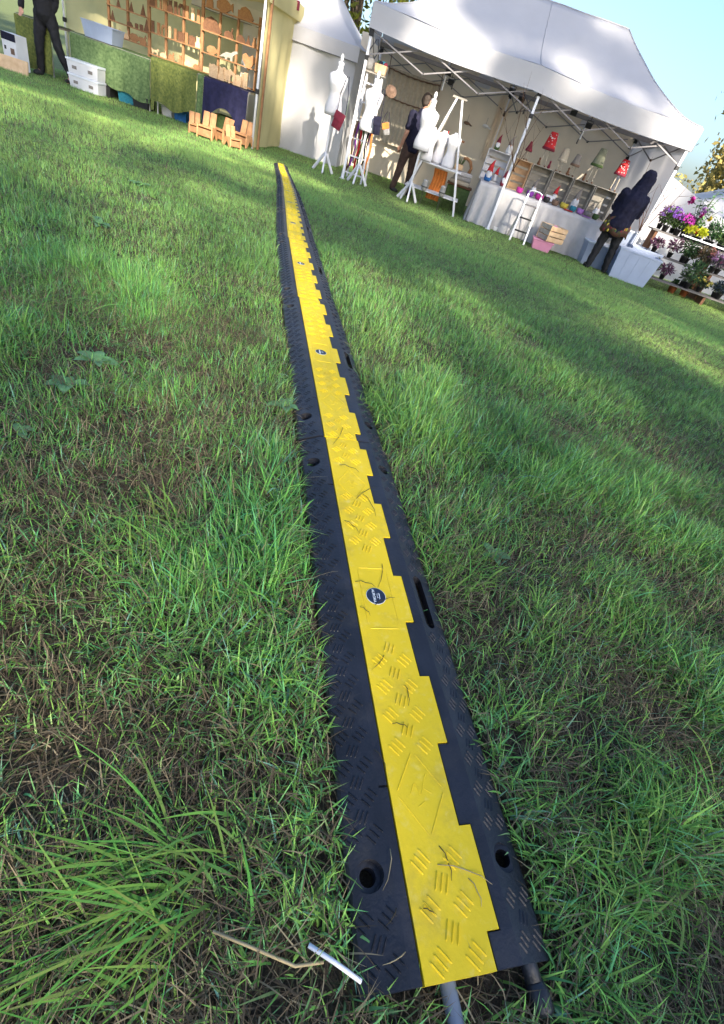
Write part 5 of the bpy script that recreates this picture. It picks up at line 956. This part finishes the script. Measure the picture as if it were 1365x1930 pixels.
for r_, (w, z, rad, hg, nm) in enumerate(EX):
    for k in range(7):
        g5 = random.Random(r_*10+k); s = 6.0+k*.33+g5.uniform(-.05, .05); c = [((.05, .10, .03), (.12, .18, .06)), ((.10, .12, .08), (.2, .22, .15)), ((.03, .05, .03), (.08, .10, .05)), ((.10, .04, .08), (.20, .09, .16))][g5.randint(0, 3)]
        potplant(['first', 'second', 'third', 'fourth', 'fifth', 'sixth', 'seventh'][k]+' filler plant from the left in the back of the '+nm, s, w+.12, z, rad*g5.uniform(1.2, 1.8), hg*g5.uniform(1.0, 1.7), *c, .05, g5.choice((0, 0, 14)), g5.choice(((.5, .1, .3), (.6, .5, .1), (.6, .6, .6))), 260, 400+r_*10+k, .026)
for k, (px, py, lab) in enumerate(((1264, 553, 'orange terracotta pot on the grass by the bins'), (1286, 560, 'second orange terracotta pot right of the first'))):
    s, w = gsw(px, py); potplant(lab, s, w+.05, 0, .09, .12, (.04, .09, .03), (.09, .16, .06), .075, 0, None, 120, 300+k, .03, 'terracotta')
for k, (px, py, w, z, lab) in enumerate(((1300, 470, .20, .845, 'left'), (1340, 490, .20, .845, 'right'))):
    s, _ = at(px, py, w); rt = thing('seedling_tray', 'blue-grey plastic tray of cells at the '+lab+' front of the top tier', 'tray', SP(s, w+.15, z-.0)); 
    for sy in (-1, 1): b = MB(); b.box((0, sy*.07-.10, .05), (.46, .01, .02)); b.build('rim', 'binlid', rt, False, .002)
    for q in range(6): b = MB(); b.loft([[Vector((-.19+.076*q+x*a, y*a-.10, zz)) for x, y in ((-1, -1), (1, -1), (1, 1), (-1, 1))] for zz, a in ((0, .022), (.05, .034))]); b.build('cell', 'black', rt)
# the big dahlia-like plant
g = np.random.default_rng(77); s, _ = at(1300, 440, .45); dz = thing('flowering_shrub', 'tall leafy plant with large pink blooms above the flower stall', 'plant', SP(s, .5, .845)); b = MB(); b.lathe([(.07, 0), (.10, .14), (.108, .14), (.108, .16), (.09, .16), (.003, .13)], n=14); b.build('pot', 'greystone', dz, True)
st = MB(); L_ = MB(); tips = []
for k in range(11):
    a = g.uniform(0, 2*math.pi); sp = g.uniform(.08, .34); h = g.uniform(.35, .74); p = [Vector((0, 0, .12)), Vector((math.cos(a)*sp*.4, math.sin(a)*sp*.3, .12+h*.5)), Vector((math.cos(a)*sp, math.sin(a)*sp*.7, .12+h))]; st.tube(p, [.008, .006, .004], 5); tips.append(p)
st.build('stems', 'greenfelt', dz, True)
for k, p in enumerate(tips):
    for q in range(9):
        t = .25+.75*q/8; c = p[0].lerp(p[1], t*2) if t < .5 else p[1].lerp(p[2], t*2-1); a = g.uniform(0, 2*math.pi); d = Vector((math.cos(a), math.sin(a), g.uniform(-.3, .4))).normalized(); l = g.uniform(.07, .13); sd_ = d.cross(Vector((0, 0, 1))).normalized()*l*.24
        lf = MB(); lf.loft([[c, c, c], [c+d*l*.4-sd_, c+d*l*.4+Vector((0, 0, -.006)), c+d*l*.4+sd_], [c+d*l*.75-sd_*.7, c+d*l*.75-Vector((0, 0, .012)), c+d*l*.75+sd_*.7], [c+d*l-Vector((0, 0, .03))]*3], False, False); lf.build('leaf', 'weed' if (k+q) % 3 else 'greenfelt', dz, True)
for k, (px, py, m_, r) in enumerate(((1303, 378, 'magenta', .075), (1326, 398, 'lilac', .07), (1322, 405, 'magenta', .05), (1312, 436, 'red', .05), (1338, 412, 'yellowfelt', .05))):
    s2, z2 = at(px, py, .4); c = Vector((s2-s, -.1, z2-.845)); b = MB()
    for q in range(46):
        d = Vector((g.normal(), g.normal()-.5, g.normal())).normalized(); t = d.cross(Vector((.3, .2, 1))).normalized(); e = d.cross(t)
        b.add([c+d*r*.3-t*r*.1, c+d*r*.75-t*r*.26+e*.01, c+d*r, c+d*r*.75+t*r*.26, c+d*r*.3+t*r*.1], [(0, 1, 2, 3, 4)])
    b.build('bloom', m_, dz, False)
# white tents behind the flowers
t3 = thing('white_tent', 'white tent standing behind the flower stall', 'tent', SP(5.95, 1.9), UA)
sheet(lambda u, v: Vector((lerp(0, 4.5, u), wob(u*6, v*2, .07), lerp(0, lerp(1.72, 1.2, min(1, u*2.2)), v))), 40, 10, 'front_wall', 'canvas', t3)
sheet(lambda u, v: Vector((wob(u*3+4, v*2, .05), u*2.4, lerp(0, 1.72, v))), 20, 8, 'side_wall', 'canvas', t3)
t4 = thing('white_tent', 'low white tent roof at the right edge behind the flowers', 'tent', SP(7.3, 3.4), UA)
sheet(lambda u, v: Vector((lerp(0, 5, u), lerp(0, 2.8, v), 1.32+.85*(.5*min(1, 2*min(u*1.6, 1-u, v, 1-v))+.5*min(1, 2*min(u*1.6, 1-u, v, 1-v))**1.8))), 40, 30, 'roof', 'canvas', t4)
sheet(lambda u, v: Vector((lerp(0, 5, u), .02*math.sin(u*30), lerp(0, 1.33, v))), 40, 6, 'front_wall', 'canvas', t4)
hd_ = thing('hedge', 'pale golden hedge beyond the white tents at the right', 'hedge', SP(12, 12), 0); g = np.random.default_rng(9); n = 9000; P = np.stack([g.uniform(-6, 14, n), g.uniform(-.8, .8, n), 2.2*g.random(n)**.8*(.8+.2*np.sin(np.linspace(0, 40, n)))], -1); f = g.random((n, 1))
link('foliage', leaves(P, .09, np.array((.22, .20, .06))*(1-f)+np.array((.40, .34, .12))*f, 10), 'leaf', hd_)
gh = MB()
for k in range(24): gh.tube([(-6+k*.85, 0, 0), (-6+k*.85+.1, .1, 1.6)], [.04, .012], 5)
gh.build('stems', 'bark', hd_)
